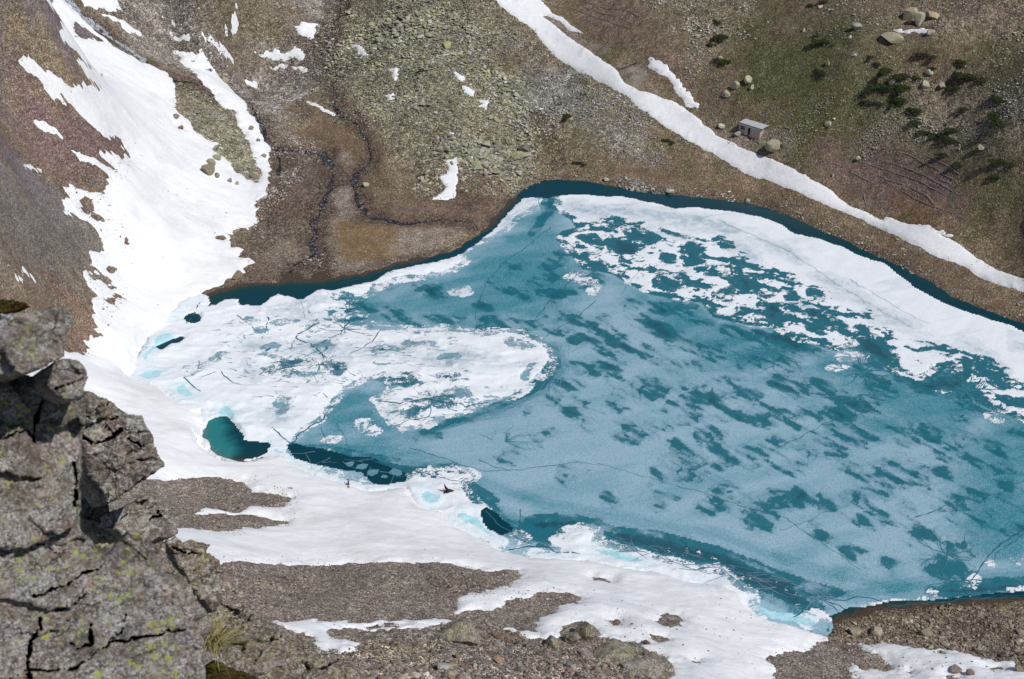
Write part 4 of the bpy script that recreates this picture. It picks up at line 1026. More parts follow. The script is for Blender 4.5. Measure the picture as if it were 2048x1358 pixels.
def arm(p, ang, L, w_, depth):
    pts = [p]; a = ang
    n = max(2, int(L / 1.1))
    for i in range(n):
        a += r2.normal(0, .22)
        pts.append(pts[-1] + np.array([math.cos(a), math.sin(a)]) * L / n)
        if depth > 0 and i > 0 and r2.random() < .55:
            arm(pts[-1], a + r2.choice([-1, 1]) * r2.uniform(.4, .9), L * r2.uniform(.3, .55), w_ * .6, depth - 1)
    ribbon(pts, w_, w_ * .25, .1, ang)
for cx, cy, n, L, w_, arc in ((1546,703,9,9,.6,(2.2,5.6)), (1727,744,13,7,.7,(0,6.28)), (1932,782,12,9,.8,(0,6.28)), (1895,1110,10,6,.35,(0,6.28)), (1011,884,8,5,.4,(-.8,.9)), (1719,790,7,7,.5,(3.5,5.9)), (1555,690,5,6,.5,(3.5,5.5)),
                              (640,735,10,5,.35,(0,6.28)), (575,735,8,5,.3,(0,6.28)), (860,815,8,6,.35,(0,6.28)), (700,610,8,5,.3,(0,6.28)), (395,742,6,4,.25,(0,1.2)), (690,660,8,6,.35,(0,6.28))):
    c0 = G([(cx, cy)])[0]
    for k in range(int(n * 1.4)):
        arm(c0, arc[0] + (arc[1] - arc[0]) * (k + r2.uniform(-.3, .3)) / n, L * r2.uniform(.4, 1.0), w_ * .62, 2)
flush(M_melt)
# long arc cracks round the ice tongue and a mesh of fine ones by the near shore
for k in range(5):
    ribbon(G([(950 - k * 18, 836 + k * 6), (1020 + k * 4, 815 + k * 3), (1080 + k * 6, 780 + k * 4), (1112 + k * 6, 735), (1108 + k * 7, 695 - k * 4)]), .12, .08, .3, k)
for k in range(14):
    u = r2.uniform(0, 1); px_, py_ = 590 + 370 * u, 905 + 75 * u + r2.uniform(-12, 25)
    c0 = G([(px_, py_)])[0]; arm(c0, r2.uniform(0, 6.28), r2.uniform(2, 5), .14, 0)
for k in range(60):
    u = r2.uniform(0, 1); px_, py_ = 1240 + 430 * u, 1085 + 115 * u + r2.uniform(-14, 16)
    c0 = G([(px_, py_)])[0]; arm(c0, r2.uniform(-.9, .2) + math.pi * r2.integers(0, 2), r2.uniform(2, 6), .2, 0)
for k in range(260):
    px_ = r2.uniform(440, 960); py_ = r2.uniform(640, 830) if px_ > 520 else r2.uniform(640, 760)
    c0 = G([(px_, py_)])[0]
    arm(c0, r2.normal(2.9, .4), r2.uniform(.6, 2.2), r2.uniform(.10, .26), 0)
flush(M_pale)

# loose floes in the dark lead by the near shore: small polygons of ice
def floe(px_, py_, r_, seed):
    c0 = G([(px_, py_)])[0]
    bm = bmesh.new(); rr = np.random.default_rng(seed)
    n = 6; a0 = rr.uniform(0, 6)
    top = []
    for k in range(n):
        a = a0 + k * 2 * math.pi / n + rr.uniform(-.3, .3); q = r_ * rr.uniform(.65, 1.15)
        top.append(bm.verts.new((math.cos(a) * q, math.sin(a) * q * .8, .10)))
    bot = [bm.verts.new((v.co.x * .96, v.co.y * .96, -.15)) for v in top]
    bm.faces.new(top)
    for k in range(n): bm.faces.new((bot[k], bot[(k + 1) % n], top[(k + 1) % n], top[k]))
    bm.faces.new(bot[::-1])
    bmesh.ops.recalc_face_normals(bm, faces=bm.faces)
    o = from_bm('ice_floe', bm, M_floe)
    o.location = (c0[0], c0[1], 0)
    return o
M_floe = mat_plain('wet_floe_ice', (92, 134, 150), .5, 2.5, .25)
for i, (a, b, r_, lab) in enumerate([(700,928,1.0,'small grey floe farthest left in the dark lead near the shore'), (724,934,1.3,'pale angular floe second from the left in the dark lead'), (746,945,1.4,'grey floe in the middle of the dark lead beside the snow edge'),
                                   (790,946,1.5,'largest bluish floe at the right end of the dark lead'), (768,953,.7,'tiny floe lowest in the dark lead')]):
    tag(floe(a, b, r_, i + 40), lab, 'ice floe', 'floes in the dark lead')

# ================================================================ rocks
def hull(seed, flat=.7, n=13, bev=0):
    rr = np.random.default_rng(seed)
    bm = bmesh.new()
    for k in range(n):
        v = rr.normal(size=3); v /= np.linalg.norm(v); v *= rr.uniform(.75, 1.1)
        bm.verts.new(v * np.array([1, rr.uniform(.75, .95), flat]))
    r_ = bmesh.ops.convex_hull(bm, input=bm.verts)
    bmesh.ops.delete(bm, geom=[g for g in r_['geom_interior'] if isinstance(g, bmesh.types.BMVert)], context='VERTS')
    bmesh.ops.triangulate(bm, faces=bm.faces)
    bm.verts.ensure_lookup_table(); bm.verts.index_update()
    V = np.array([v.co[:] for v in bm.verts]); T = np.array([[v.index for v in f.verts] for f in bm.faces])
    bm.free()
    return V, T
HULLS = [hull(100 + i, .45 + .4 * ((i * 7) % 10) / 10, 8 + i % 4) for i in range(16)]
STONES = []   # x, y, size, colour, lift, area
def scatter(area, poly, n, smin, smax, pw, cols, seed, onsnow=False, clump=0.0, sink=.25, clear_lake=True):
    rr = np.random.default_rng(seed)
    P = ground(poly)
    lo, hi = P.min(0), P.max(0)
    pts = rr.uniform(lo, hi, size=(int(n * 3), 2))
    s_ = sdf(pts[:, 0], pts[:, 1], P, 3)
    ok = s_ > rr.uniform(-1.5, 1.0, len(pts))
    pts = pts[ok]
    if clump:
        f = fbm(pts[:, 0] / 5, pts[:, 1] / 5, seed, 3)
        pts = pts[f > clump + rr.uniform(-.25, .25, len(pts))]
    pts = pts[:n]
    sn = snow_at(pts[:, 0], pts[:, 1])
    ok = (sn < .15) if not onsnow else (sn > -.5)
    if clear_lake:
        ok &= bil(GX, GY, lake_s, pts[:, 0], pts[:, 1]) < .4
    pts = pts[ok]
    sz = smin * (1 - rr.random(len(pts)) * (1 - (smin / smax) ** pw)) ** (-1 / pw)
    sz = sz * np.clip(.9 + .75 * fbm(pts[:, 0] / 8, pts[:, 1] / 8, 612, 3), .5, 1.5)
    C = np.array([lin(c) for c in cols])[rr.integers(0, len(cols), len(pts))] * rr.uniform(.6, 1.25, (len(pts), 1)) * np.clip(1 + .35 * fbm(pts[:, 0] / 6, pts[:, 1] / 6, 615, 3), .6, 1.3)[:, None]
    for i in range(len(pts)):
        STONES.append((pts[i, 0], pts[i, 1], sz[i], C[i], sink, area))
tan = [(168,168,126), (158,160,118), (172,170,146), (160,156,138), (180,178,158), (156,150,136), (170,168,144), (142,134,124), (170,168,158)]
grey = [(190,188,184), (174,170,166), (204,204,200), (150,144,138)]
warm = [(156,146,136), (172,162,152), (124,114,106), (188,180,168), (136,114,102)]
red = [(128,100,88), (112,86,76), (140,116,104), (98,84,80)]
BF = [(700,-40),(1000,-40),(1040,60),(1060,150),(1040,200),(1080,290),(1050,345),(980,360),(930,320),(870,330),(800,300),(760,240),(690,190),(650,150),(690,80)]
scatter('the boulder field', BF, 15000, .34, 1.6, 1.8, tan, 1)
scatter('the boulder field', [(560,-60),(1030,-60),(1180,150),(1300,260),(1250,320),(1080,370),(960,390),(820,350),(640,220)], 9000, .28, 1.2, 2.0, tan + grey, 51, clump=-.15)
scatter('the boulder field', [(1160,180),(1260,220),(1400,300),(1480,350),(1340,340),(1180,300)], 3600, .25, 1.0, 2.1, grey + tan, 52, clump=-.1)
scatter('the boulder field', [(760,40),(960,60),(1060,260),(1050,340),(960,350),(880,320),(800,260),(720,170)], 1900, .8, 2.4, 2.3, tan + grey, 2)
scatter('the boulder field', [(860,250),(1060,260),(1060,340),(980,360),(900,330)], 260, 1.2, 3.0, 2.0, tan, 3)
scatter('the pale stone bank', [(1060,120),(1150,165),(1240,205),(1320,270),(1330,330),(1260,330),(1180,270),(1090,230),(1040,180)], 6500, .22, .9, 2.2, grey, 4, clump=-.3)
scatter('the pale stone bank', [(1000,-20),(1110,100),(1180,160),(1100,180),(1020,120),(980,40)], 2500, .2, .7, 2.4, grey, 5, clump=-.1)
scatter('the foot of the boulder field', [(820,370),(880,350),(900,400),(850,400)], 160, .5, 1.2, 2, tan, 6)
scatter('the foot of the boulder field', [(930,365),(1060,350),(1040,390),(1000,400),(940,380)], 360, .4, 1.1, 2, tan, 7)
scatter('the upper left slope', [(150,-40),(680,-40),(660,150),(540,260),(440,180),(300,100)], 9000, .28, 1.1, 2.2, warm + grey, 8, clump=-.2)
scatter('the stone island in the snow', [(350,165),(430,190),(490,250),(530,345),(512,365),(450,340),(400,270)], 1500, .35, 1.3, 2.0, tan, 9)
scatter('the stream banks', [(480,200),(640,240),(640,320),(540,420),(470,470),(540,330)], 2600, .25, .9, 2.2, warm + grey, 10, clump=-.1)
scatter('the stream banks', [(450,470),(600,440),(700,530),(560,565),(440,560)], 1500, .2, .8, 2.3, warm, 11)
scatter('the delta gravel', [(640,320),(720,380),(900,450),(960,440),(760,540),(640,550)], 900, .15, .45, 3, warm, 12)
scatter('the delta turf', [(740,300),(860,360),(860,420),(740,420)], 200, .25, .7, 2.2, tan, 13)
scatter('the red scree', [(-60,100),(100,180),(250,290),(200,390),(100,400),(-60,330)], 5000, .14, .42, 3, red, 14)
scatter('the grey scree', [(-60,-40),(130,0),(220,80),(130,90),(20,120),(-60,110)], 2000, .14, .4, 3, warm, 15)
scatter('the grey scree', [(-60,340),(120,390),(210,480),(200,600),(190,700),(100,680),(-60,560)], 4500, .14, .42, 3, warm, 16)
hs = [(172,168,152), (186,184,170), (156,150,136), (168,170,150)]
scatter('the upper right slope', [(1240,-40),(1520,-40),(1500,50),(1440,150),(1500,230),(1440,240),(1380,140),(1290,20)], 4200, .3, 1.2, 2.2, hs, 17, clump=-.25)
scatter('the upper right slope', [(1560,-40),(1900,-40),(1880,60),(1700,60),(1600,40)], 1500, .3, 1.2, 2.1, hs, 18, clump=-.1)
scatter('the right slope', [(1800,160),(2150,120),(2150,330),(2048,300),(1900,300),(1780,290),(1850,220)], 5200, .28, 1.1, 2.3, hs, 19, clump=-.3)
scatter('the right slope', [(1650,-30),(2150,-30),(2150,160),(1650,150)], 1900, .25, .9, 2.4, hs, 20, clump=.0)
scatter('the stone gully on the green slope', [(1570,260),(1600,220),(1660,130),(1690,130),(1650,190),(1600,280)], 420, .3, .8, 2.3, hs, 21)
scatter('the stone gully on the green slope', [(1690,310),(1780,240),(1830,210),(1850,240),(1760,290),(1710,330)], 700, .3, .9, 2.3, hs, 22)
scatter('the green slope', [(1460,40),(1800,40),(1860,260),(1640,330),(1480,220)], 1100, .22, .9, 2.2, hs, 23)
scatter('the white stone chute', [(1900,390),(1925,390),(1945,440),(1925,450),(1900,420)], 500, .25, .7, 2.5, grey, 24)
scatter('the white stone chute', [(1960,350),(2100,380),(2100,450),(1930,420)], 500, .22, .8, 2.3, hs, 25, clump=.1)
scatter('the far shore', [(1250,360),(1360,375),(1470,400),(1460,412),(1340,395),(1240,385)], 700, .35, 1.2, 2.0, grey, 26, clear_lake=False)
scatter('the far shore', [(1560,400),(1660,440),(1800,510),(1900,570),(2060,625),(2060,655),(1880,588),(1720,500),(1560,430)], 1100, .28, .9, 2.2, hs, 27, clear_lake=False)
scatter('the far bank', [(1080,330),(1300,320),(1500,365),(1760,470),(2050,600),(2050,640),(1900,580),(1600,430),(1300,380),(1080,360)], 3000, .18, .7, 2.4, hs, 28, clump=.0)
nr = [(152,142,132), (128,118,110), (176,166,156), (100,92,86), (142,120,106), (160,150,134)]
scatter('the near scree', [(300,948),(500,955),(590,994),(560,1011),(480,1022),(580,1045),(430,1062),(300,1060)], 2600, .18, .75, 2.6, nr, 29)
scatter('the near scree', [(420,1122),(700,1118),(1040,1142),(930,1192),(912,1220),(1090,1185),(1170,1198),(1060,1256),(900,1236),(540,1244),(420,1244)], 12000, .18, .85, 2.5, nr, 30)
scatter('the bottom rock slope', [(560,1260),(700,1300),(900,1250),(1110,1280),(1200,1275),(1345,1332),(1345,1420),(560,1420)], 6000, .22, 1.3, 1.9, nr, 31)
scatter('the bottom rock slope', [(640,1330),(1340,1345),(1340,1400),(640,1400)], 700, .5, 1.5, 2.0, nr, 32)
scatter('the stony shore at the bottom right', [(1650,1268),(1760,1230),(2100,1208),(2100,1350),(1960,1312),(1850,1294),(1690,1290)], 3400, .22, 1.1, 2.1, [(146,134,118),(130,118,104),(162,152,138),(112,98,84)], 33)
scatter('the stony shore at the bottom right', [(1560,1310),(1650,1275),(1700,1290),(1760,1312),(1800,1340),(1740,1345),(1700,1330),(1720,1420),(1540,1420)], 2400, .16, .7, 2.4, nr, 34)
scatter('the stony shore at the bottom right', [(1640,1270),(1700,1240),(1800,1225),(2100,1205),(2100,1215),(1800,1240),(1660,1275)], 400, .3, .9, 2.2, [(120,100,80),(146,134,118)], 35, clear_lake=False)
# loose stones melted out on the snow
scatter('the left snow edge', [(120,370),(200,370),(260,470),(230,640),(180,640),(160,480)], 330, .16, .7, 2.2, red, 36, onsnow=True)
scatter('the left snow edge', [(200,260),(280,300),(280,350),(220,380),(200,320)], 120, .16, .5, 2.4, red, 37, onsnow=True)
scatter('the big snowfield', [(200,150),(500,360),(480,560),(250,640),(240,400)], 110, .14, .4, 2.4, red, 38, onsnow=True)
scatter('the near snow', [(940,1130),(1600,1240),(1500,1330),(1350,1330),(1100,1250),(1000,1200)], 150, .15, .5, 2.4, red, 39, onsnow=True)
scatter('the near snow', [(1100,1195),(1320,1260),(1340,1320),(1180,1270),(1060,1250)], 160, .15, .5, 2.4, red, 40, onsnow=True)
scatter('the near snow', [(900,1180),(1040,1160),(1060,1200),(930,1225)], 120, .15, .4, 2.4, red, 41, onsnow=True)
scatter('the bottom right snow', [(1700,1285),(2060,1320),(2060,1400),(1700,1400)], 150, .16, .6, 2.2, nr, 42, onsnow=True)
scatter('the near scree edge', [(430,1110),(700,1106),(1040,1130),(1040,1150),(700,1128),(430,1132)], 200, .15, .5, 2.2, nr, 43, onsnow=True)
scatter('the near scree edge', [(480,950),(600,990),(600,1000),(560,1020),(590,1050),(440,1070),(440,1050),(560,1040),(540,1010)], 250, .15, .4, 2.6, nr, 44, onsnow=True)
scatter('the near snow', [(540,1236),(900,1228),(910,1240),(720,1300),(640,1290)], 220, .15, .4, 2.6, nr, 45, onsnow=True)

# stones melting out along every snow margin
for xs_, ys_, s_ in SNOWS:
    gx_, gy_ = np.meshgrid(xs_, ys_)
    mk = np.nonzero(((s_ > -.35) & (s_ < .75)).ravel())[0]
    r_ = np.random.default_rng(len(mk))
    mk = mk[r_.random(len(mk)) < .13]
    for q_ in mk:
        a_, b_ = gx_.ravel()[q_] + r_.normal(0, .2), gy_.ravel()[q_] + r_.normal(0, .2)
        if abs(bil(GX, GY, lake_s, a_, b_)) < 3: continue
        cc0 = np.array(lin(warm[r_.integers(0, len(warm))])) * r_.uniform(.6, 1.2)
        STONES.append((a_, b_, .16 + .34 * r_.random() ** 3, cc0, .25, 'the snow margin'))
ST_N = len(STONES)
sx = np.array([s[0] for s in STONES]); sy = np.array([s[1] for s in STONES]); ssz = np.array([s[2] for s in STONES])
sc_ = np.array([s[3] for s in STONES]); ssink = np.array([s[4] for s in STONES]); sar = [s[5] for s in STONES]
sz_ = land(sx, sy)
son = snow_at(sx, sy)
sz_ = np.maximum(sz_, snow_top(sx, sy) - .02)
dist = np.sqrt(sx ** 2 + sy ** 2 + (157 - sz_) ** 2)
# screen size; keep to stones really in the frame
rel_ = np.stack([sx, sy, sz_ - 157], 1)
dep_ = rel_ @ FWD
u_ = 1024 + F * (rel_ @ RIGHT) / dep_; v_ = 679 - F * (rel_ @ UP) / dep_
vis = (u_ > 5) & (u_ < 2043) & (v_ > 5) & (v_ < 1350) & ~((u_ < 470) & (v_ > 600) & (v_ > 600 + (u_ - 100) * 1.5))
score = np.where(vis, ssz / dist, 0)
order = np.argsort(-score)
NB = 262
solo = set(order[:NB].tolist())
rr = np.random.default_rng(77)
rot = rr.uniform(0, 2 * np.pi, ST_N); sxx = rr.uniform(.8, 1.35, ST_N); szz = rr.uniform(.55, 1.0, ST_N); hv = rr.integers(0, 16, ST_N)
tx = rr.normal(0, .25, ST_N)
rest = np.array([i for i in range(ST_N) if i not in solo])
VV, TT, CC = [], [], []; off = 0
for hi_, (hV, hT) in enumerate(HULLS):
    idx = rest[hv[rest] == hi_]
    if len(idx) == 0: continue
    L = hV[None] * np.stack([sxx[idx], np.ones(len(idx)), szz[idx]], 1)[:, None] * (ssz[idx] * .5)[:, None, None]
    # a tilt, then a turn
    ct, st_ = np.cos(tx[idx])[:, None], np.sin(tx[idx])[:, None]
    yy = L[..., 1] * ct - L[..., 2] * st_; zz = L[..., 1] * st_ + L[..., 2] * ct
    c_, s__ = np.cos(rot[idx])[:, None], np.sin(rot[idx])[:, None]
    xx = L[..., 0] * c_ - yy * s__; y2 = L[..., 0] * s__ + yy * c_
    W_ = np.stack([xx + sx[idx][:, None], y2 + sy[idx][:, None], zz + (sz_[idx] + ssz[idx] * (.5 - ssink[idx]) * .5)[:, None]], -1)
    VV.append(W_.reshape(-1, 3)); CC.append(np.repeat(sc_[idx], len(hV), 0))
    TT.append((hT[None] + (np.arange(len(idx)) * len(hV))[:, None, None]).reshape(-1, 3) + off)
    off += len(idx) * len(hV)
tag(mesh_np('scree_stones', np.vstack(VV), np.vstack(TT), M_rock, {'rcol': np.vstack(CC)}, smooth=False),
    'loose grey and tan stones strewn over all the slopes', 'scree', kind='stuff')
# the largest are boulders of their own, sharing a few meshes
BM = {}
palette = [(156,154,126), (148,144,132), (134,120,108), (168,166,150), (126,106,94)]
pal = np.array([lin(c) for c in palette])
PW = ['olive tan', 'stone grey', 'brownish grey', 'pale grey', 'reddish brown']
def boulder_mesh(h, c):
    if (h, c) not in BM:
        hV, hT = HULLS[h]
        bm = bmesh.new()
        vs = [bm.verts.new(v) for v in hV]
        for t in hT: bm.faces.new([vs[k] for k in t])
        bmesh.ops.dissolve_limit(bm, angle_limit=R(12), verts=bm.verts, edges=bm.edges)
        bmesh.ops.bevel(bm, geom=list(bm.edges), offset=.05, segments=1, affect='EDGES', clamp_overlap=True)
        me = bpy.data.meshes.new('boulder'); bm.to_mesh(me); n = len(bm.verts); bm.free()
        a = me.attributes.new('rcol', 'FLOAT_COLOR', 'POINT')
        a.data.foreach_set('color', np.tile([*pal[c], 1], n).astype(np.float32))
        me.materials.append(M_rock)
        BM[(h, c)] = me
    return BM[(h, c)]

# ================================================================ singled-out boulders
def fb3(P, sc_, s=0, o=4):
    """cheap 3D-ish noise from three planes"""
    return (fbm(P[:, 0] * sc_, P[:, 1] * sc_, s, o) + fbm(P[:, 1] * sc_ + 5, P[:, 2] * sc_, s + 3, o) + fbm(P[:, 2] * sc_, P[:, 0] * sc_ + 9, s + 6, o)) / 2.2
def blob(name, px_, py_, wpx, hpx, c, label, seed=0, mat=None, sub=4, dm=1.0, cuts=10, cat='boulder', rough=.12, lift=.35, sq=1.0, group=None):
    """a craggy boulder: a sphere cut by random planes, then roughened; centred where the photo shows its middle"""
    g = ground([(px_, py_ + hpx * .25)])[0]
    k = scale_at(px_, py_)
    W_, H_ = wpx * k, hpx * k
    rr = np.random.default_rng(seed)
    bm = bmesh.new(); bmesh.ops.create_icosphere(bm, subdivisions=sub, radius=1)
    V = np.array([v.co[:] for v in bm.verts])
    small = mat is None
    if small: rough = .05
    for _ in range(8 if small else cuts + 4):
        n = rr.normal(size=3); n /= np.linalg.norm(n); d = rr.uniform(.38, .70) if small else rr.uniform(.52, .86)
        t = V @ n - d
        V = np.where(t[:, None] > 0, V - n * t[:, None] * .93, V)
    V = V * (1 + rough * fb3(V, 1.6, seed, 4) * .8)[:, None]; cc_ = tuple((v + 12) * 1.03 for v in c)
    V *= 1.12 if small else 1.0
    V *= np.array([W_ / 2, W_ / 2 * dm, H_ / 2 * sq])
    for v, q in zip(bm.verts, V): v.co = q
    o = from_bm(name, bm, mat or M_rock)
    n = len(o.data.vertices)
    a = o.data.attributes.new('rcol', 'FLOAT_COLOR', 'POINT')
    a.data.foreach_set('color', np.tile([*lin(cc_), 1], n).astype(np.float32))
    o.rotation_euler = (0, 0, rr.uniform(0, 6) if dm == 1 else 0)
    z0 = float(land(g[0], g[1])); sn = float(snow_at(g[:1], g[1:])[0])
    o.location = (g[0], g[1], max(z0, float(snow_top(g[:1], g[1:])[0])) + H_ * lift)
    tag(o, label, cat, group)
    return o
OL = (140,138,104); GR = (138,128,118); PL = (176,172,158)
for a in [
 (1546,291,32,30,(146,142,118),'big lichen covered boulder standing right below the stone hut',1),
 (1567,287,12,12,(134,130,104),'small round boulder beside the big one below the hut',2),
 (1443,250,14,11,PL,'pale wedge boulder on bare soil left of the hut',3),
 (1817,18,34,32,(162,156,126),'tall blocky boulder at the upper right, left one of three above the snow strip',4),
 (1838,32,30,30,(166,162,134),'pale leaning boulder in the middle of the three above the snow strip',5),
 (1866,24,28,20,(164,148,120),'brownish boulder right of the three above the snow strip',6),
 (1783,70,44,18,(150,144,120),'long low slab shaped boulder left of the snow strip at the upper right',7),
 (1712,48,24,15,(142,138,130),'rounded grey boulder left of the long low slab',8),
 (1861,61,16,14,PL,'pale boulder at the right end of the snow strip',9),
 (1700,70,9,9,PL,'small pale boulder between two dark shrubs at the upper right',11),
 (1657,119,12,12,(160,158,124),'pointed olive boulder touching a dark shrub',12),
 (1710,105,10,8,PL,'lone pale boulder on the upper green slope',13),
 (1497,162,18,20,(160,156,132),'upper boulder of the heap left of the green slope',14),
 (1504,175,14,12,(158,156,130),'second boulder of the heap left of the green slope',15),
 (1450,190,22,16,(154,150,128),'broad boulder on the left side of the stone heap',16),
 (1470,175,18,20,(156,150,128),'tall boulder in the middle of the stone heap',17),
 (1440,116,12,11,PL,'white boulder leaning on the dark shrub left of the green slope',18),
 (1608,57,9,9,PL,'pale boulder above the green slope next to a long stone',19),
 (1656,250,15,14,(158,160,136),'grey green boulder alone on the lower green slope',20),
 (1717,317,14,12,(170,176,150),'light boulder above the terraced logs',21),
 (1852,167,16,16,(166,162,140),'large pale boulder right of the dense shrub cluster',22),
 (1886,168,16,14,(160,158,136),'pale boulder right of the large pale one',23),
 (1783,165,12,22,(168,164,138),'upright pale boulder inside the dense shrub cluster',24),
 (1858,144,16,12,(164,164,146),'flat pale boulder above the large pale one',25),
 (1962,295,16,12,(160,156,132),'boulder below the stony right slope',26),
 (1665,351,8,10,(150,158,150),'small grey stone on the brown slope left of the logs',27),
 (891,85,22,16,(150,146,104),'tallest dark edged boulder in the upper boulder field',28),
 (742,55,18,12,(150,148,112),'yellow lichen boulder at the upper left of the boulder field',29),
 (1046,300,24,20,(108,98,92),'dark grey round boulder at the right tip of the boulder field',30),
 (1032,310,30,18,(146,144,110),'yellow green boulder left of the dark round one',31),
 (955,330,26,16,(148,146,118),'broad lichen slab at the lower edge of the boulder field',32),
 (994,240,14,10,(160,158,120),'pale boulder near the right side of the boulder field',33),
 (415,342,30,26,(124,114,96),'largest brown boulder poking out of the left snowfield',34),
 (424,327,22,16,(134,126,104),'boulder resting above the largest one in the left snowfield',35),
 (434,319,18,12,(138,132,108),'upper boulder of the row in the left snowfield',36),
 (434,355,12,10,(132,120,104),'small boulder right under the largest one in the left snowfield',37),
 (461,363,13,10,(136,124,112),'low boulder right of the row in the left snowfield',38),
 (474,369,9,10,(150,140,124),'small pale stone farthest right of the row in the snowfield',39),
 (355,236,16,13,(128,118,100),'single brown boulder at the upper right of the left snowfield',40),
 (364,257,10,6,(112,78,66),'reddish stone just below the single brown boulder',41),
 (449,158,20,14,(140,132,108),'smooth tan boulder beside the snow tongue',42),
 (502,256,12,8,(128,120,104),'boulder surrounded by the snow tongue, upper one',43),
 (517,280,8,10,(134,128,112),'boulder surrounded by the snow tongue, middle one',44),
 (528,310,12,8,(136,130,106),'boulder surrounded by the snow tongue, lower one',45),
 (509,350,18,16,(142,136,116),'pale boulder at the tip of the stone island in the snow',46),
 (474,550,28,18,(120,106,88),'wide brown boulder on the shore where snow meets the delta',47),
 (440,478,17,9,(112,98,84),'dark stone cluster in the snow left of the delta',48),
 (1342,382,22,11,(166,166,156),'long white boulder at the water edge of the far shore',49),
 (1212,358,12,9,(160,166,146),'pale boulder on the far shore above the ice corner',50),
 (1251,357,9,7,(166,166,160),'white stone on the far shore right of the pale one',51),
 (1495,400,18,10,(160,158,146),'white boulders lump on the far shore below the ribbon',52),
 (731,373,14,10,(154,152,128),'greenish boulder beside the dark stream on the delta',53),
 (855,348,18,14,(154,150,128),'greenish boulder left of the tall snow patch',54),
 (845,362,12,16,(150,148,126),'upright greenish boulder left of the tall snow patch',55),
 (904,334,8,8,(138,124,110),'stone lying on the tall snow patch',56),
 (1753,1260,26,20,(150,138,120),'large blocky boulder on the stony shore at the bottom right',57),
 (1711,1263,28,18,(142,130,112),'broad boulder at the left end of the stony shore',58),
 (1852,1262,26,26,(140,132,112),'big mossy boulder in the middle of the stony shore',59),
 (1958,1228,18,13,(150,140,126),'pale boulder at the waterline of the stony shore',60),
 (2040,1264,20,18,(148,140,122),'boulder at the right edge of the stony shore',61),
 (1909,1342,24,12,(124,112,100),'brown stone slab on the bottom right snow',62),
 (1937,1352,18,12,(116,100,90),'dark wedge stone on the bottom right snow',63),
 (2038,1342,22,16,(126,112,98),'stone at the bottom right corner of the snow',64),
 (1728,1336,28,10,(120,104,92),'flat dark stone beside the small snow inlet',65),
 (1233,1247,18,9,(104,78,66),'reddish flat stone alone on the near snow',66),
 (1294,1292,20,13,(112,84,72),'pointed reddish stone low on the near snow',67),
 (254,480,12,8,(118,86,72),'reddish stone on the left snow edge, upper one',68),
 (226,597,13,8,(120,86,68),'reddish stone on the left snow edge, lower one',69),
 (240,592,9,8,(116,84,68),'small red stone right of the lower reddish one',70),
 (222,541,13,11,(122,96,80),'brown stone in the middle of the left snow edge',71),
 (947,1054,4,3,(30,34,36),'small black stone in the blue meltwater strip, left one',72),
 (1074,1107,4,3,(30,34,36),'small black stone in the blue meltwater strip, right one',73),
 (698,980,6,4,(120,60,58),'small red stone on the snow under the dead branch',74),
 (303,751,5,3,(60,56,52),'dark stone in the blue melt pool at the left',75),
 (1010,1246,8,8,(100,94,96),'dark stone between the rock knobs',76),
 (1016,1304,20,14,(92,90,96),'dark blue grey block on the bottom rock slope',77),
 (1140,1335,20,14,(98,98,106),'dark blue grey block right of the middle on the bottom rock slope',78),
 (1128,1343,12,14,(130,84,68),'rusty red block on the bottom rock slope',79),
 (888,1338,34,16,(150,150,146),'light grey slab at the bottom rock slope',80),
 (915,1317,16,12,(112,98,72),'olive brown block on the bottom rock slope',81),
 (996,1322,28,14,(138,112,92),'rust edged block in the middle of the bottom rock slope',82),
 (1172,1312,34,16,(120,110,106),'long dark slab below the rock knobs',83),
]:
    px_, py_, wp, hp, c, lab, seed = a
    blob('boulder', px_, py_, wp * .92, hp * 1.0, c, lab, seed, sub=3 if wp < 25 else 4, lift=.22)

# rock knobs rising from the bottom slope
M_knob = mat_cliff('knob_rock', 1.1, .25, .35, .5, (128, 122, 100))
blob('rock_outcrop', 925, 1262, 84, 62, GR, 'craggy rock knob left of the middle at the bottom', 201, M_knob, 5, 1.0, 12, 'rock', .30, .15)
blob('rock_outcrop', 890, 1272, 46, 34, GR, 'low shoulder of rock left of the craggy knob', 202, M_knob, 5, 1.0, 12, 'rock', .30, .12)
blob('rock_outcrop', 1170, 1268, 44, 46, OL, 'tall greenish rock knob with a round head at the bottom', 203, M_knob, 5, 1.0, 10, 'rock', .22, .35)
blob('rock_outcrop', 1142, 1276, 36, 36, OL, 'middle greenish rock of the three knobs', 204, M_knob, 5, 1.0, 12, 'rock', .28, .2)
blob('rock_outcrop', 1112, 1284, 42, 42, OL, 'left greenish rock of the three knobs', 205, M_knob, 5, 1.0, 12, 'rock', .28, .12)
blob('rock_outcrop', 1290, 1338, 116, 52, GR, 'smooth rounded rock at the right end of the bottom slope', 206, mat_cliff('smooth_knob', .9, .1, .2, .35, (132, 124, 112)), 5, .8, 8, 'rock', .10, .0)
blob('rock_outcrop', 1225, 1312, 100, 38, GR, 'mossy hump left of the smooth rounded rock', 207, M_knob, 5, 1.0, 12, 'rock', .25, .0)

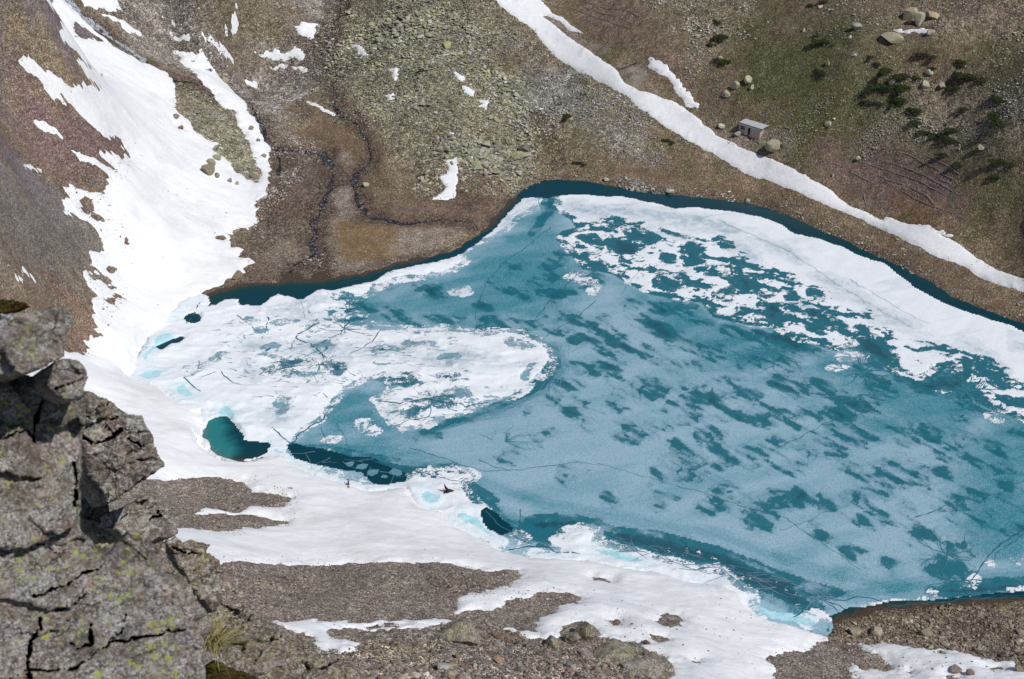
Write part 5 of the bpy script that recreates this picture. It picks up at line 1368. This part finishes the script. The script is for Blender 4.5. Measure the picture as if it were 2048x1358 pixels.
# ================================================================ the hut
M_stone = mat_plain('rubble_wall', (176, 162, 150), .9, 5.0, .22); M_trim = mat_plain('pale_concrete_band', (196, 192, 196), .8, 6, .08)
M_roof = mat_plain('grey_gravel_roof', (172, 176, 180), .9, 9, .16); M_dark = mat_plain('interior_shade', (36, 30, 34), .9, 3, .2)  # near-black colour stands for the shade inside the unlit hut
M_tar = mat_plain('tar_edge', (50, 44, 48), .7, 5, .1); M_wood = mat_plain('weathered_wood', (150, 138, 142), .85, 4, .3); M_pole = mat_plain('pale_pole', (178, 170, 160), .8, 5, .15)
M_frame = mat_plain('window_reveal', (104, 94, 108), .8, 5, .15)
g = ground([(1500, 262)])[0]
ang = math.atan2(-4.4, 5.1)
fl = ground([(1477, 262)])[0]                # foot of the wall's left front corner
hz = float(base(fl[0], fl[1])) - .25
hut = empty('stone_hut', (fl[0], fl[1], hz), ang)
tag(hut, 'small flat roofed stone hut above the snow ribbon on the far bank', 'hut')
Lf, Ls, Hh = 6.2, 4.1, 2.15
bm = bmesh.new()
# front wall with a window on the left and a door, built of pieces round the openings
xw = (0, .45, 1.75, 2.75, 3.45, Lf)
bm_box(bm, 0, .45, 0, .35, -.9, Hh); bm_box(bm, .45, 1.75, 0, .35, -.9, .95); bm_box(bm, .45, 1.75, 0, .35, 1.95, Hh)
bm_box(bm, 1.75, 2.55, 0, .35, -.9, Hh); bm_box(bm, 2.55, 3.35, 0, .35, -.9, .1); bm_box(bm, 2.55, 3.35, 0, .35, 2.0, Hh); bm_box(bm, 3.35, Lf, 0, .35, -.9, Hh)
bm_box(bm, 0, .35, .35, Ls, -.9, Hh); bm_box(bm, Lf - .35, Lf, .35, Ls, -.9, Hh); bm_box(bm, .35, Lf - .35, Ls - .35, Ls, -.9, Hh)
bmesh.ops.remove_doubles(bm, verts=bm.verts, dist=.0005)
from_bm('wall', bm, M_stone, hut)
bm = bmesh.new(); bm_box(bm, .40, Lf - .40, .40, Ls - .40, -.5, .06)
from_bm('floor_slab', bm, M_dark, hut)
bm = bmesh.new(); bm_box(bm, -.06, Lf + .06, -.06, Ls + .06, Hh + .002, Hh + .36)
from_bm('fascia', bm, M_trim, hut)
bm = bmesh.new(); bm_box(bm, -.12, Lf + .55, -.12, Ls + .15, Hh + .362, Hh + .47)
rf = from_bm('roof', bm, M_tar, hut)
bm = bmesh.new(); vs = bm_box(bm, -.02, Lf + .50, .0, Ls + .10, Hh + .472, Hh + .53)
from_bm('gravel_layer', bm, M_roof, rf)
bm = bmesh.new(); bm_box(bm, .45, 1.75, .22, .30, .95, 1.95)
wn = from_bm('window', bm, M_frame, hut)
bm = bmesh.new(); bm_box(bm, .40, 1.80, -.05, .2, .87, .948); from_bm('sill', bm, M_trim, wn)
bm = bmesh.new(); bm_box(bm, 2.62, 3.30, .24, .31, .1, 1.98); dr = from_bm('doorway_shade', bm, M_dark, hut)  # dark panel painted as the shade in the open doorway
bm = bmesh.new(); bm_box(bm, 2.55, 2.62, -.02, .30, .1, 2.0); bm_box(bm, 2.62, 3.35, -.02, .30, 1.98, 2.06)
from_bm('frame', bm, M_trim, dr)
bm = bmesh.new(); bm_box(bm, 1.9, 2.5, -.12, -.02, -.2, .5); from_bm('step', bm, M_trim, hut)
bm = bmesh.new(); bm_beam(bm, (Lf + .40, .15, Hh + .36), (Lf + .85, -.9, -1.1), .09, .09)
from_bm('support_pole', bm, M_pole, hut)
# rubble apron before the hut
blob('boulder', 1478, 262, 22, 8, (150, 148, 134), 'flat pale slab in front of the hut window', 301, lift=.0)

# ================================================================ shrubs
M_pine = NT('dwarf_pine')
c_ = M_pine.mix(M_pine.noise(2.2, 3), lin((30, 42, 22)), lin((66, 76, 38)))
M_pine = M_pine.done(c_, .85, .2)
def shrub_mesh(seed):
    rr = np.random.default_rng(seed)
    V, Qs = [], []
    lob = rr.normal(0, .42, (7, 2)); lr = rr.uniform(.35, .62, 7)
    for i in range(2200):
        k = rr.integers(0, 7)
        d = rr.normal(size=3); d /= np.linalg.norm(d); d[2] = abs(d[2])
        p = np.array([lob[k, 0], lob[k, 1], 0]) + d * lr[k] * rr.uniform(.55, 1.05) * np.array([1, 1, .9])
        u = rr.normal(size=3); u /= np.linalg.norm(u); t = np.cross(u, d); t /= np.linalg.norm(t) + 1e-6
        s_ = rr.uniform(.06, .13)
        b = len(V)
        V += [p - t * s_ * .4, p + t * s_ * .4, p + u * s_ * 1.5 + t * s_ * .2, p + u * s_ * 1.5 - t * s_ * .2]
        Qs.append([b, b + 1, b + 2, b + 3])
    me = bpy.data.meshes.new('dwarf_pine')
    me.from_pydata([tuple(v) for v in V], [], Qs); me.materials.append(M_pine)
    return me
SM = [shrub_mesh(i) for i in range(4)]
SHR = [(1447,65,13,13,'dark upright dwarf pine beside the stones left of the green slope'),(1423,84,9,6,'small yellowish dwarf pine below the upright one'),(1454,118,14,12,'dark dwarf pine touching the white boulder'),
 (1650,70,16,9,'wide dwarf pine on the upper green slope'),(1644,131,12,11,'round dwarf pine next to the pointed olive boulder'),(1760,164,19,14,'largest darkest dwarf pine on the left of the cluster'),
 (1770,135,12,9,'dwarf pine at the top of the cluster'),(1800,142,15,11,'dwarf pine at the upper right of the cluster'),(1806,166,20,10,'broad dwarf pine on the right of the cluster'),(1755,123,8,5,'little dwarf pine above the cluster'),
 (1741,107,8,4,'tiny dwarf pine above and left of the cluster'),(1849,102,12,7,'dwarf pine alone under the snow strip'),(1868,132,7,4,'tiny brownish dwarf pine above the pale boulders'),(1923,114,12,7,'dwarf pine above the long double one'),
 (1915,138,11,6,'left half of the long double dwarf pine'),(1938,143,19,9,'right half of the long double dwarf pine'),(1915,167,11,7,'dwarf pine right of the pale boulders'),(1799,193,18,8,'long low dwarf pine under the cluster'),
 (1784,205,8,5,'small dwarf pine under the long low one'),(1751,205,9,4,'thin dwarf pine on the green slope, right of two'),(1732,200,7,4,'thin dwarf pine on the green slope, left of two'),(1830,215,16,8,'broad dwarf pine, upper of the pair right of the green slope'),
 (1833,239,10,9,'compact dwarf pine, lower of the pair right of the green slope'),(1854,260,11,6,'dwarf pine left in the row above the terraces'),(1874,270,9,8,'second dwarf pine in the row above the terraces'),
 (1895,273,13,10,'third and widest dwarf pine in the row above the terraces'),(1910,281,9,6,'last dwarf pine in the row above the terraces'),(1907,255,12,7,'dwarf pine just above the row'),(1929,215,9,5,'small dwarf pine amid the right stones'),
 (1999,186,16,10,'dark dwarf pine at the right, upper of two large ones'),(1997,222,22,13,'biggest dwarf pine at the right, lower of two large ones'),(2001,319,15,7,'wide flat dwarf pine near the right edge'),
 (1917,324,9,6,'dwarf pine at the edge above the terraces'),(1992,350,10,8,'lowest round dwarf pine near the right edge'),(1133,236,10,6,'lone dwarf pine on the stony bank left of the snow ribbon'),(1158,323,9,4,'flat dwarf pine near the far shore'),
 (1650,5,9,4,'small dwarf pine at the top edge above the green slope'),(1621,13,7,4,'tiny dwarf pine at the top edge'),(1433,37,8,6,'brownish dwarf pine at the top above the upright one'),(1335,278,8,5,'small dwarf pine just below the snow ribbon'),
 (1890,311,14,4,'long thin dwarf pine strip above the terraces')]
for i, (a, b, rx, ry, lab) in enumerate(SHR):
    g = ground([(a, b + ry * .5)])[0]; k = scale_at(a, b)
    o = bpy.data.objects.new('dwarf_pine', SM[i % 4])
    sxy = rx * k * 1.22
    o.scale = (sxy, min(sxy * 1.3, ry * k * 2.2), sxy * .42); o.rotation_euler = (0, 0, 0 if rx > ry * 1.5 else i)
    o.location = (g[0], g[1], float(land(g[0], g[1])) - .05)
    col.objects.link(o)
    tag(o, lab, 'shrub', 'dwarf pines on the right slope')

# ================================================================ log terraces, posts
def zo(p): return [(1640 + a / 6.79, 290 + b / 6.79) for a, b in p]
LOGS = [([(850,225),(1000,260),(1180,330),(1400,430),(1560,500),(1680,560),(1800,640)],'long log line second from the top of the terraces'),
 ([(680,265),(850,320),(1020,380),(1200,450),(1380,530),(1520,590),(1680,680)],'longest log line in the middle of the terraces'), ([(810,410),(960,480),(1120,550),(1280,620),(1440,690)],'log line below the longest one'),
 ([(1110,645),(1260,710),(1400,790),(1560,860),(1800,950)],'lowest log line of the terraces'), ([(1440,165),(1600,240),(1750,310),(1890,400)],'topmost dark log line at the right of the terraces'),
 ([(1330,210),(1560,340),(1700,410),(1830,460)],'pale thin log line under the topmost one'), ([(1450,680),(1575,860)],'steep single log joining the two lowest lines'), ([(440,370),(600,450),(740,525)],'short log line left of the terraces'),
 ([(20,270),(195,262),(330,325)],'bent log line farthest left of the terraces'), ([(1640,460),(1760,515)],'short pale log at the right of the terraces'), ([(600,690),(625,830)],'upright thin log just above the snow ribbon'),
 ([(1040,110),(1200,150),(1330,205)],'faint log line at the top left of the terraces')]
def z2(p): return [(680 + a / 2.926, b / 2.926) for a, b in p]
LOGS2 = [(z2([(1380,20),(1480,50),(1600,90),(1720,140)]),'dark log line at the top right of the snow ribbon, middle of three'), (z2([(1440,0),(1560,40),(1700,70),(1760,100)]),'upper log line at the top right of the snow ribbon'),
 (z2([(1400,60),(1500,100),(1640,150),(1690,160)]),'lower log line at the top right of the snow ribbon')]
for i, (p, lab) in enumerate([(zo(p), l) for p, l in LOGS] + LOGS2):
    P = ground(p)
    e = empty('log_barrier', (P[0][0], P[0][1], float(land(*P[0]))))
    tag(e, lab, 'log barrier', 'log terraces on the far slope')
    rr = np.random.default_rng(i)
    org = Vector(e.location)
    pts = []
    for a, b in zip(P[:-1], P[1:]):
        n = max(1, int(np.hypot(*(b - a)) / 3.2))
        for t in range(n): pts.append(a + (b - a) * t / n)
    pts.append(P[-1])
    lg = bmesh.new(); ps = bmesh.new()
    for a, b in zip(pts[:-1], pts[1:]):
        za, zb = float(land(*a)) + .12 + rr.uniform(0, .08), float(land(*b)) + .12 + rr.uniform(0, .08)
        j = rr.normal(0, .06, 2)
        va = Vector((a[0] + j[0], a[1], za)) - org; vb = Vector((b[0] + j[1], b[1], zb)) - org
        bm_beam(lg, va, vb, .09, .12)
        bm_box(ps, va.x - .07, va.x + .07, va.y - .2, va.y - .10, va.z - .6, va.z + .1)
    from_bm('log', lg, M_wood, e); o = from_bm('post', ps, M_wood, e); o['kind'] = 'stuff'

# cable across the gravel gully
P = ground([(1237,144),(1255,137),(1275,128)])
bm = bmesh.new()
for a, b in zip(P[:-1], P[1:]):
    bm_beam(bm, (a[0], a[1], float(land(*a)) + .35), (b[0], b[1], float(land(*b)) + .35), .12, .12)
tag(from_bm('cable', bm, M_tar), 'dark cable lying across the bare gravel gully beside the snow ribbon', 'cable')

# ================================================================ dead wood
M_dead = mat_plain('wet_dead_wood', (58, 40, 38), .8, 6, .3)
def limb(bm, pts, r0, r1, seg=6):
    rings = []
    n = len(pts)
    for i, p in enumerate(pts):
        p = Vector(p); d = (Vector(pts[min(i + 1, n - 1)]) - Vector(pts[max(i - 1, 0)])).normalized()
        q = d.to_track_quat('Z', 'Y'); r = r0 + (r1 - r0) * i / (n - 1)
        rings.append([bm.verts.new(p + q @ Vector((math.cos(a) * r, math.sin(a) * r, 0))) for a in [k * 2 * math.pi / seg for k in range(seg)]])
    for a, b in zip(rings[:-1], rings[1:]):
        for k in range(seg): bm.faces.new((a[k], a[(k + 1) % seg], b[(k + 1) % seg], b[k]))
    bm.faces.new(rings[0][::-1]); bm.faces.new(rings[-1])
# root stump on the ice: read off the photo, 17 px per photo pixel
c0 = ground([(897, 985)], True)[0]; k = math.sqrt(c0[0] ** 2 + c0[1] ** 2 + 157 ** 2) / F / 17
def sp3(p):
    out = []
    for a, b, h_ in p:
        X_ = (a - 960) * k; v_ = (760 - b) * k
        out.append((X_, (v_ - h_ * .78) / .62, h_))
    return out
bm = bmesh.new()
limb(bm, sp3([(950,760,.25),(900,700,.5),(865,640,.9),(845,580,1.3),(815,520,1.6)]), .34, .04)
limb(bm, sp3([(950,760,.2),(870,770,.2),(800,800,.12)]), .32, .05)
limb(bm, sp3([(900,770,.15),(850,820,.1),(812,875,.05)]), .18, .04)
limb(bm, sp3([(920,760,.3),(1000,745,.3),(1080,752,.25),(1160,760,.12)]), .40, .05)
limb(bm, sp3([(880,770,.4),(830,730,.6),(765,690,.7)]), .07, .04)
limb(bm, sp3([(930,790,.15),(990,780,.2),(1040,785,.1)]), .24, .08)
o = from_bm('tree_stump', bm, M_dead); o.location = (c0[0], c0[1], float(iceh(*c0)) + .02)
tag(o, 'dark uprooted stump with spreading roots lying on white ice by the shore', 'tree stump')
c0 = ground([(697, 968)])[0]; k = scale_at(697, 968) / 25
def sp4(p):
    out = []
    for a, b, h_ in p:
        X_ = (a - 940) * k; v_ = (960 - b) * k
        out.append((X_, (v_ - h_ * .78) / .62, h_))
    return out
bm = bmesh.new()
limb(bm, sp4([(1010,1020,.02),(950,960,.15),(890,900,.35),(850,830,.6)]), .10, .08)
limb(bm, sp4([(940,950,.1),(945,850,.5),(940,740,.9)]), .17, .14)
limb(bm, sp4([(940,750,.9),(905,690,1.1),(945,635,1.35)]), .06, .10)
o = from_bm('dead_branch', bm, mat_plain('red_brown_wood', (96, 60, 56), .8, 6, .3)); sn = max(0, float(snow_at(c0[:1], c0[1:])[0]))
o.location = (c0[0], c0[1], max(float(land(*c0)), float(snow_top(c0[:1], c0[1:])[0])))
tag(o, 'small upright reddish dead branch stuck in the snow near the lake', 'branch')
bm = bmesh.new(); P = ground([(866,990),(880,998)], True)
limb(bm, [(P[0][0], P[0][1], .2), ((P[0][0] + P[1][0]) / 2, (P[0][1] + P[1][1]) / 2, .25), (P[1][0], P[1][1], .2)], .05, .04)
tag(from_bm('stick', bm, M_dead), 'thin stick lying in the blue melt pool left of the stump', 'stick')

# ================================================================ foreground crag, piece by piece
class Warp: pass
def slab(name, outline, d0, gx, gy, thick, mat, label, seed, step=2.4, bulge=.25, edge=26, amp=.05, facets=22, fac=.08, cracks=(), away=(0, .75, -.66), cat='rock', skew=0.35, strata=0.0, lo=1.6):
    """A slab of crag: its visible face follows the outline; depth d0 at the centre with slopes gx, gy (metres per 100 photo px);
    real thickness behind it."""
    O = np.array(outline, float)
    cx, cy = O.mean(0)
    x0, y0 = O.min(0) - 2 * step; x1, y1 = O.max(0) + 2 * step
    xs_ = np.arange(x0, x1, step); ys_ = np.arange(y0, y1, step)
    u, v = np.meshgrid(xs_, ys_)
    uu = u + fbm(u / 38, v / 38, seed, 4, .6) * 7; vv = v + fbm(u / 38, v / 38, seed + 5, 4, .6) * 7
    s_ = sdf(uu, vv, O, edge + 12)
    rr = np.random.default_rng(seed)
    G0 = d0 / F
    D = d0 + G0 * (gx * (u - cx) + gy * (v - cy))
    # fractured facets
    if facets:
        C = rr.uniform([x0, y0], [x1, y1], size=(facets, 2)); T = rr.normal(0, fac, (facets, 2)) ; Oo = rr.normal(0, fac * .5, facets)
        wu = u + fbm(u / 25, v / 25, seed + 9, 3) * 10; wv = v + fbm(u / 25, v / 25, seed + 11, 3) * 10
        dd = np.stack([((wu - c[0]) * (1 - skew) + (wv - c[1]) * skew) ** 2 + ((wv - c[1]) * (1.6)) ** 2 for c in C], 0)
        kx = dd.argmin(0)
        D = D + Oo[kx] * G0 * 24 + G0 * (T[kx, 0] * (u - C[kx, 0]) + T[kx, 1] * (v - C[kx, 1]))
    t = np.clip(s_ / edge, 0, 1)
    D = D + G0 * bulge * edge * (1 - np.sqrt(np.clip(1 - (1 - t) ** 2, 0, 1)))
    sc0 = d0 / F     # metres per px
    D = D + G0 * (amp * 16 * fbm(u / 60, v / 45, seed + 21, 5, .6) + amp * 4 * fbm(u / 12, v / 9, seed + 23, 4, .6))
    if strata:
        q = (v + u * .38 + fbm(u / 50, v / 50, seed + 3, 3) * 14) / 13
        D = D + G0 * strata * 6 * (np.abs((q % 1) - .5) * 2) ** 2
    for pts, cw, cd in cracks:
        cwv = cw * np.clip(.46 + .75 * fbm(u / 22, v / 22, seed + 37, 3), .12, 1.3)
        dl = line_dist(u + fbm(u / 14, v / 14, seed + 30, 4, .6) * 5, v + fbm(u / 14, v / 14, seed + 31, 4, .6) * 5, pts, cw * 3 + 8)
        D = D + cd * sstep(cwv * 1.2, cwv * .5, dl)
    dirs = rays(np.stack([u.ravel(), v.ravel()], 1))
    P = CAM + dirs * D.ravel()[:, None]
    keep = (s_ > 0)
    nx, ny = len(xs_), len(ys_)
    i = np.arange(nx - 1); j = np.arange(ny - 1); I, J = np.meshgrid(i, j); a = (J * nx + I).ravel()
    Qa = np.stack([a, a + nx, a + nx + 1, a + 1], 1)
    Qa = Qa[keep.ravel()[Qa].all(1)]
    used = np.unique(Qa); rm = np.full(nx * ny, -1); rm[used] = np.arange(len(used)); Qf = rm[Qa]
    Vf = P[used]
    av = rays([(cx, cy)])[0] + np.array([-.16, 0, -.10]); av /= np.linalg.norm(av)
    Vb = Vf + av * thick * (.55 + .45 * np.clip(s_.ravel()[used] / edge, 0, 1))[:, None]
    n = len(Vf)
    E = np.vstack([Qf[:, [0, 1]], Qf[:, [1, 2]], Qf[:, [2, 3]], Qf[:, [3, 0]]])
    key = E[:, 0].astype(np.int64) * n + E[:, 1]; rev = E[:, 1].astype(np.int64) * n + E[:, 0]
    be = E[~np.isin(key, rev)]
    side = np.stack([be[:, 1], be[:, 0], be[:, 0] + n, be[:, 1] + n], 1)
    Q = np.vstack([Qf, Qf[:, ::-1] + n, side])
    o = mesh_np(name, np.vstack([Vf, Vb]), Q, mat, smooth=True)
    tag(o, label, cat, 'crag at the left')
    return o
M_near = mat_cliff('lichen_gneiss_near', 14, 1.0, .5, .45, (116, 110, 105))
M_near2 = mat_cliff('pale_gneiss_slab', 14, .5, .4, .1, (122, 118, 114))
M_mid = mat_cliff('gneiss_block', 4.5, .15, .3, .45, (116, 108, 100))
M_low = mat_cliff('mossy_ledge', 2.2, .3, .4, 1.0, (116, 106, 90))
M_moss = NT('olive_moss')
c_ = M_moss.mix(M_moss.ramp(M_moss.noise(40, 4, .8), .42, .6), lin((44, 36, 18)), lin((112, 102, 48)))
c_ = M_moss.mix(M_moss.ramp(M_moss.noise(9, 4, .7), .5, .62), c_, lin((98, 70, 44)))
M_moss.bump(M_moss.noise(30, 5, .85), .06, 1.0)
M_moss = M_moss.done(c_, .95, .1)
# great lichen slab filling the lower left corner
slab('rock_slab', [(-260,1010),(-40,990),(60,960),(150,940),(162,1000),(165,1060),(200,1090),(245,1080),(300,1120),(340,1170),(388,1250),(408,1280),(416,1330),(425,1440),(430,1700),(-260,1700)],
     4.6, .30, -.75, 1.2, M_near, 'great grey slab with yellow green lichen and dark cracks in the lower left corner', 1, bulge=1.0, amp=.5, facets=18, fac=.24, away=(-.1, .8, -.6),
     cracks=[([(68,1190),(88,1188),(115,1175),(140,1170),(165,1145),(185,1140),(202,1134)], 4, .28), ([(82,1238),(78,1262),(62,1285),(58,1310),(54,1338),(55,1380)], 5, .32), ([(110,1225),(150,1205),(172,1185)], 2, .12),
             ([(185,1248),(183,1285),(160,1296),(140,1290)], 4.5, .3), ([(55,1342),(100,1342),(140,1338),(180,1318),(215,1288),(300,1272),(372,1258)], 3, .2), ([(250,1225),(244,1262),(215,1285)], 3, .2), ([(20,1356),(60,1340)], 2.5, .15), ([(0,1100),(60,1080),(120,1110)], 1.5, .06)])
slab('rock_slab', [(-260,760),(0,755),(55,750),(110,760),(150,780),(168,800),(170,860),(168,930),(165,1010),(150,1060),(60,1100),(-260,1120)],
     4.75, .35, -.6, 1.2, M_near, 'lichen spotted rock wall between the upper slab and the great lower slab', 2, bulge=1.0, amp=.6, facets=18, fac=.26, away=(-.1, .8, -.6),
     cracks=[([(86,760),(84,800),(74,840),(66,880)], 4, .25), ([(148,930),(152,970),(150,1010)], 4, .3), ([(0,880),(50,860),(70,880)], 2, .1)])
slab('rock_slab', [(86,735),(120,715),(145,722),(165,728),(176,738),(174,765),(166,790),(140,800),(112,795),(88,770)],
     4.6, .3, -.5, .7, M_near2, 'rounded grey block jutting right beneath the pale upper slab', 3, 2.2, 1.2, 16, .5, 8, .2, away=(-.25, .8, -.5),
     cracks=[([(112,780),(140,768),(172,755)], 2.5, .12)])
slab('rock_slab', [(-260,628),(0,628),(35,622),(80,616),(120,612),(150,613),(151,640),(143,665),(136,690),(128,715),(105,728),(70,745),(30,750),(-260,752)],
     4.4, .25, -.35, .8, M_near2, 'pale streaked slab with lichen overhanging at the top of the crag', 4, bulge=1.1, edge=18, amp=.5, facets=8, fac=.2, away=(-.25, .85, -.45), strata=.35)
slab('moss_cushion', [(-260,590),(0,592),(25,598),(50,606),(68,615),(40,622),(20,628),(-260,640)], 4.9, .2, -.5, .4, M_moss, 'dark moss cushion on top of the pale slab at the left edge', 5, 2.0, 1, 10, .9, 0, away=(0, .8, -.5), cat='moss')
# the block beyond, in full sun
slab('rock_block', [(160,775),(185,782),(200,795),(215,800),(238,815),(262,828),(285,830),(298,855),(308,870),(315,905),(332,920),(328,935),(300,955),(285,965),(262,985),(235,1000),(214,1012),(200,985),(175,940),(150,900),(140,830)],
     9.5, .35, -.55, 1.6, M_mid, 'jutting brown block with dark fissures and moss above a black overhang', 6, 1.8, 1.2, 20, .8, 26, .35, away=(-.3, .85, -.4), strata=.5,
     cracks=[([(165,872),(192,888),(225,875),(243,858)], 3.5, .45), ([(190,820),(205,812),(220,805)], 2, .2), ([(258,880),(278,890)], 2, .3), ([(215,1010),(250,985),(300,950)], 1, .1), ([(170,830),(190,840),(235,835)], 1.5, .15), ([(270,920),(295,918),(310,905)], 1.5, .2)])
slab('rock_block', [(214,1025),(240,1012),(270,1002),(300,985),(318,1000),(335,1015),(350,1028),(354,1062),(350,1070),(320,1080),(300,1092),(260,1080),(225,1060),(205,1050)],
     10.4, .35, -.7, 1.6, M_mid, 'light grey angular block under the black overhang', 7, 1.8, 1.1, 16, .5, 12, .25, away=(-.3, .85, -.4),
     cracks=[([(300,1040),(318,1035),(315,1018)], 2, .2), ([(240,1040),(260,1020),(275,1008)], 1.5, .15)])
slab('rock_block', [(150,900),(175,930),(200,985),(215,1012),(230,1060),(240,1080),(200,1092),(165,1070),(150,1010)], 10.8, .2, -.4, 1.0, M_low, 'mossy dark rock in the gap between slab and block', 8, 2.2, 1, 12, .8, 10, .3, away=(-.2, .85, -.4))
slab('rock_block', [(140,980),(235,1050),(330,1080),(350,1160),(300,1200),(200,1160),(130,1100)], 12.5, .2, -.5, 1.0, M_low, 'dark recessed rock behind the gap under the angular block', 28, 2.4, 1, 12, .8, 10, .3)
slab('rock_block', [(250,1060),(275,1066),(312,1085),(340,1110),(370,1150),(395,1190),(415,1230),(425,1260),(405,1290),(380,1250),(335,1180),(290,1120),(240,1085)],
     5.6, .45, -.6, .8, M_near, 'rust stained rib of rock running down beside the great slab', 9, 2.2, 1.1, 12, .7, 12, .25, away=(-.1, .8, -.6))
slab('rock_block', [(330,1078),(350,1072),(366,1082),(380,1078),(405,1080),(425,1090),(412,1102),(430,1110),(442,1120),(440,1150),(446,1180),(448,1200),(430,1225),(400,1200),(370,1150),(345,1105)],
     14.0, .4, -.7, 1.8, M_low, 'small mossy stack with a pointed ledge right of the rusty rib', 10, 1.8, 1.1, 12, .9, 18, .4, away=(-.3, .85, -.4), cracks=[([(345,1095),(370,1105),(395,1108)], 2, .3), ([(400,1082),(385,1100)], 1.5, .3)])
slab('rock_ledge', [(395,1190),(420,1195),(450,1200),(480,1215),(512,1230),(540,1245),(562,1258),(580,1275),(600,1282),(625,1295),(650,1305),(690,1315),(720,1345),(760,1420),(760,1600),(380,1600),(400,1400),(395,1300),(385,1240)],
     27, .4, -1.0, 4, M_low, 'broken mossy rock ledge falling away right of the great slab', 11, 2.2, 1.2, 24, 1.1, 60, .4, away=(-.2, .8, -.6), strata=.6)
slab('moss_cushion', [(412,1330),(425,1318),(450,1325),(470,1340),(500,1350),(530,1362),(540,1420),(400,1420)], 8.5, .1, -.7, .8, M_moss, 'brown and green moss cushion at the foot of the great slab', 12, 2.0, 1, 14, .9, 0, away=(0, .8, -.5), cat='moss')

# grass tuft growing from the crack beside the great slab
M_grass = NT('dry_grass')
M_grass = M_grass.done(M_grass.mix(M_grass.noise(9, 2), lin((96, 104, 48)), lin((176, 160, 112))), .8, .2)
rr = np.random.default_rng(3)
V, Qs = [], []
b0 = CAM + rays([(424, 1288)])[0] * 7.6
for i in range(170):
    root = b0 + np.array([rr.normal(0, .03), rr.normal(0, .03), rr.normal(0, .02)])
    a = rr.normal(-.05, .75); L = rr.uniform(.08, .34); up = rr.uniform(.1, 1.0) if a > 0 or i % 2 else rr.uniform(.6, 1.1)
    dv = np.array([abs(math.cos(a)) * rr.uniform(-.4, 1.1), math.sin(a) * .5, up]); dv /= np.linalg.norm(dv)
    side = np.cross(dv, [0, 1, 0]); side /= np.linalg.norm(side) + 1e-6
    q = root
    prev = None
    for k in range(5):
        wd = .0028 * (1 - k / 5) + .0004
        p = root + dv * L * k / 4 + np.array([0, 0, -1]) * L * .55 * (k / 4) ** 2
        V += [p - side * wd, p + side * wd]
        n = len(V)
        if k: Qs.append([n - 4, n - 3, n - 1, n - 2])
o = mesh_np('grass_tuft', V, Qs, M_grass)
tag(o, 'tuft of green and straw coloured grass growing beside the great slab', 'grass tuft')

# ================================================================ the largest loose boulders, each labelled by what it lies next to
LM = [(925,1262,'the craggy knob'),(1170,1262,'the round headed knob'),(1112,1284,'the left greenish knob'),(1290,1335,'the smooth rounded rock'),(1225,1305,'the mossy hump'),(1016,1304,'the dark blue grey block'),
 (888,1338,'the light grey slab'),(1128,1343,'the rusty red block'),(700,1290,'the lower snow strip tip'),(770,1330,'the gap between ledge and rock slope'),(650,1300,'the mossy ledge'),(1030,1265,'the short thin snow strip'),
 (1640,1275,'the lake corner at the bottom right'),(1753,1260,'the large blocky shore boulder'),(1852,1262,'the big mossy shore boulder'),(1958,1228,'the pale waterline boulder'),(2040,1264,'the right edge boulder'),(1560,1340,'the bottom scree tongue'),
 (900,340,'the tall snow patch'),(1046,300,'the dark round boulder'),(933,175,'the ragged middle snow patch'),(785,145,'the small upright snow patch'),(742,55,'the yellow lichen boulder'),(715,98,'the slanting snow patch'),
 (955,30,'the top edge by the ribbon'),(1820,25,'the three big boulders'),(1783,70,'the long low boulder'),(1475,175,'the upper left stone heap'),(1510,258,'the hut'),(1546,291,'the boulder below the hut'),(1800,165,'the dense shrub cluster'),
 (1870,167,'the large pale boulders'),(1895,275,'the row of shrubs'),(1997,222,'the biggest right shrub'),(1700,70,'the two upper shrubs'),(1342,382,'the long white shore boulder'),(1300,30,'the top slope above the gully'),
 (1240,250,'the pale stone bank'),(500,350,'the stone island tip'),(415,342,'the largest brown snowfield boulder'),(420,230,'the middle of the stone island'),(530,30,'the boot shaped snow patch'),(430,80,'the narrow snow streak'),
 (560,540,'the stream mouth'),(650,110,'the wet hollow'),(1336,1246,'the stone island on the near snow'),(850,130,'the middle of the boulder field'),(960,240,'the lower boulder field'),(820,230,'the left boulder field'),(1620,1310,'the scree spit')]
ORD = ['nearest', 'second nearest', 'third nearest', 'fourth nearest', 'fifth nearest', 'sixth nearest', 'seventh nearest', 'eighth nearest', 'ninth nearest', 'tenth nearest']
seen = {}
cand = []
for i in order[:NB]:
    c = int(np.argmin(((pal - sc_[i]) ** 2).sum(1)))
    dd = [math.hypot(u_[i] - a, (v_[i] - b) * 1.4) for a, b, _ in LM]
    j = int(np.argmin(dd))
    dx, dy = u_[i] - LM[j][0], (v_[i] - LM[j][1]) * 1.4
    side = ('left of' if dx < 0 else 'right of') if abs(dx) > abs(dy) else ('above' if dy < 0 else 'below')
    shape = 'flat' if szz[i] < .68 else ('blocky' if szz[i] > .88 else 'angular')
    cand.append((dd[j], i, c, shape, side, LM[j][2]))
for d_, i, c, shape, side, lm in sorted(cand):
    key = (c, shape, side, lm); k = seen.get(key, 0); seen[key] = k + 1
    o = bpy.data.objects.new('boulder', boulder_mesh(int(hv[i]), c))
    s_ = ssz[i] * .5
    o.scale = (s_ * sxx[i], s_, s_ * szz[i])
    o.rotation_euler = (tx[i], 0, rot[i])
    o.location = (sx[i], sy[i], sz_[i] + s_ * .25)
    col.objects.link(o)
    tag(o, '%s %s boulder %s %s, %s' % (PW[c], shape, side, lm, ORD[min(k, 9)]), 'boulder', 'boulders on ' + sar[i])
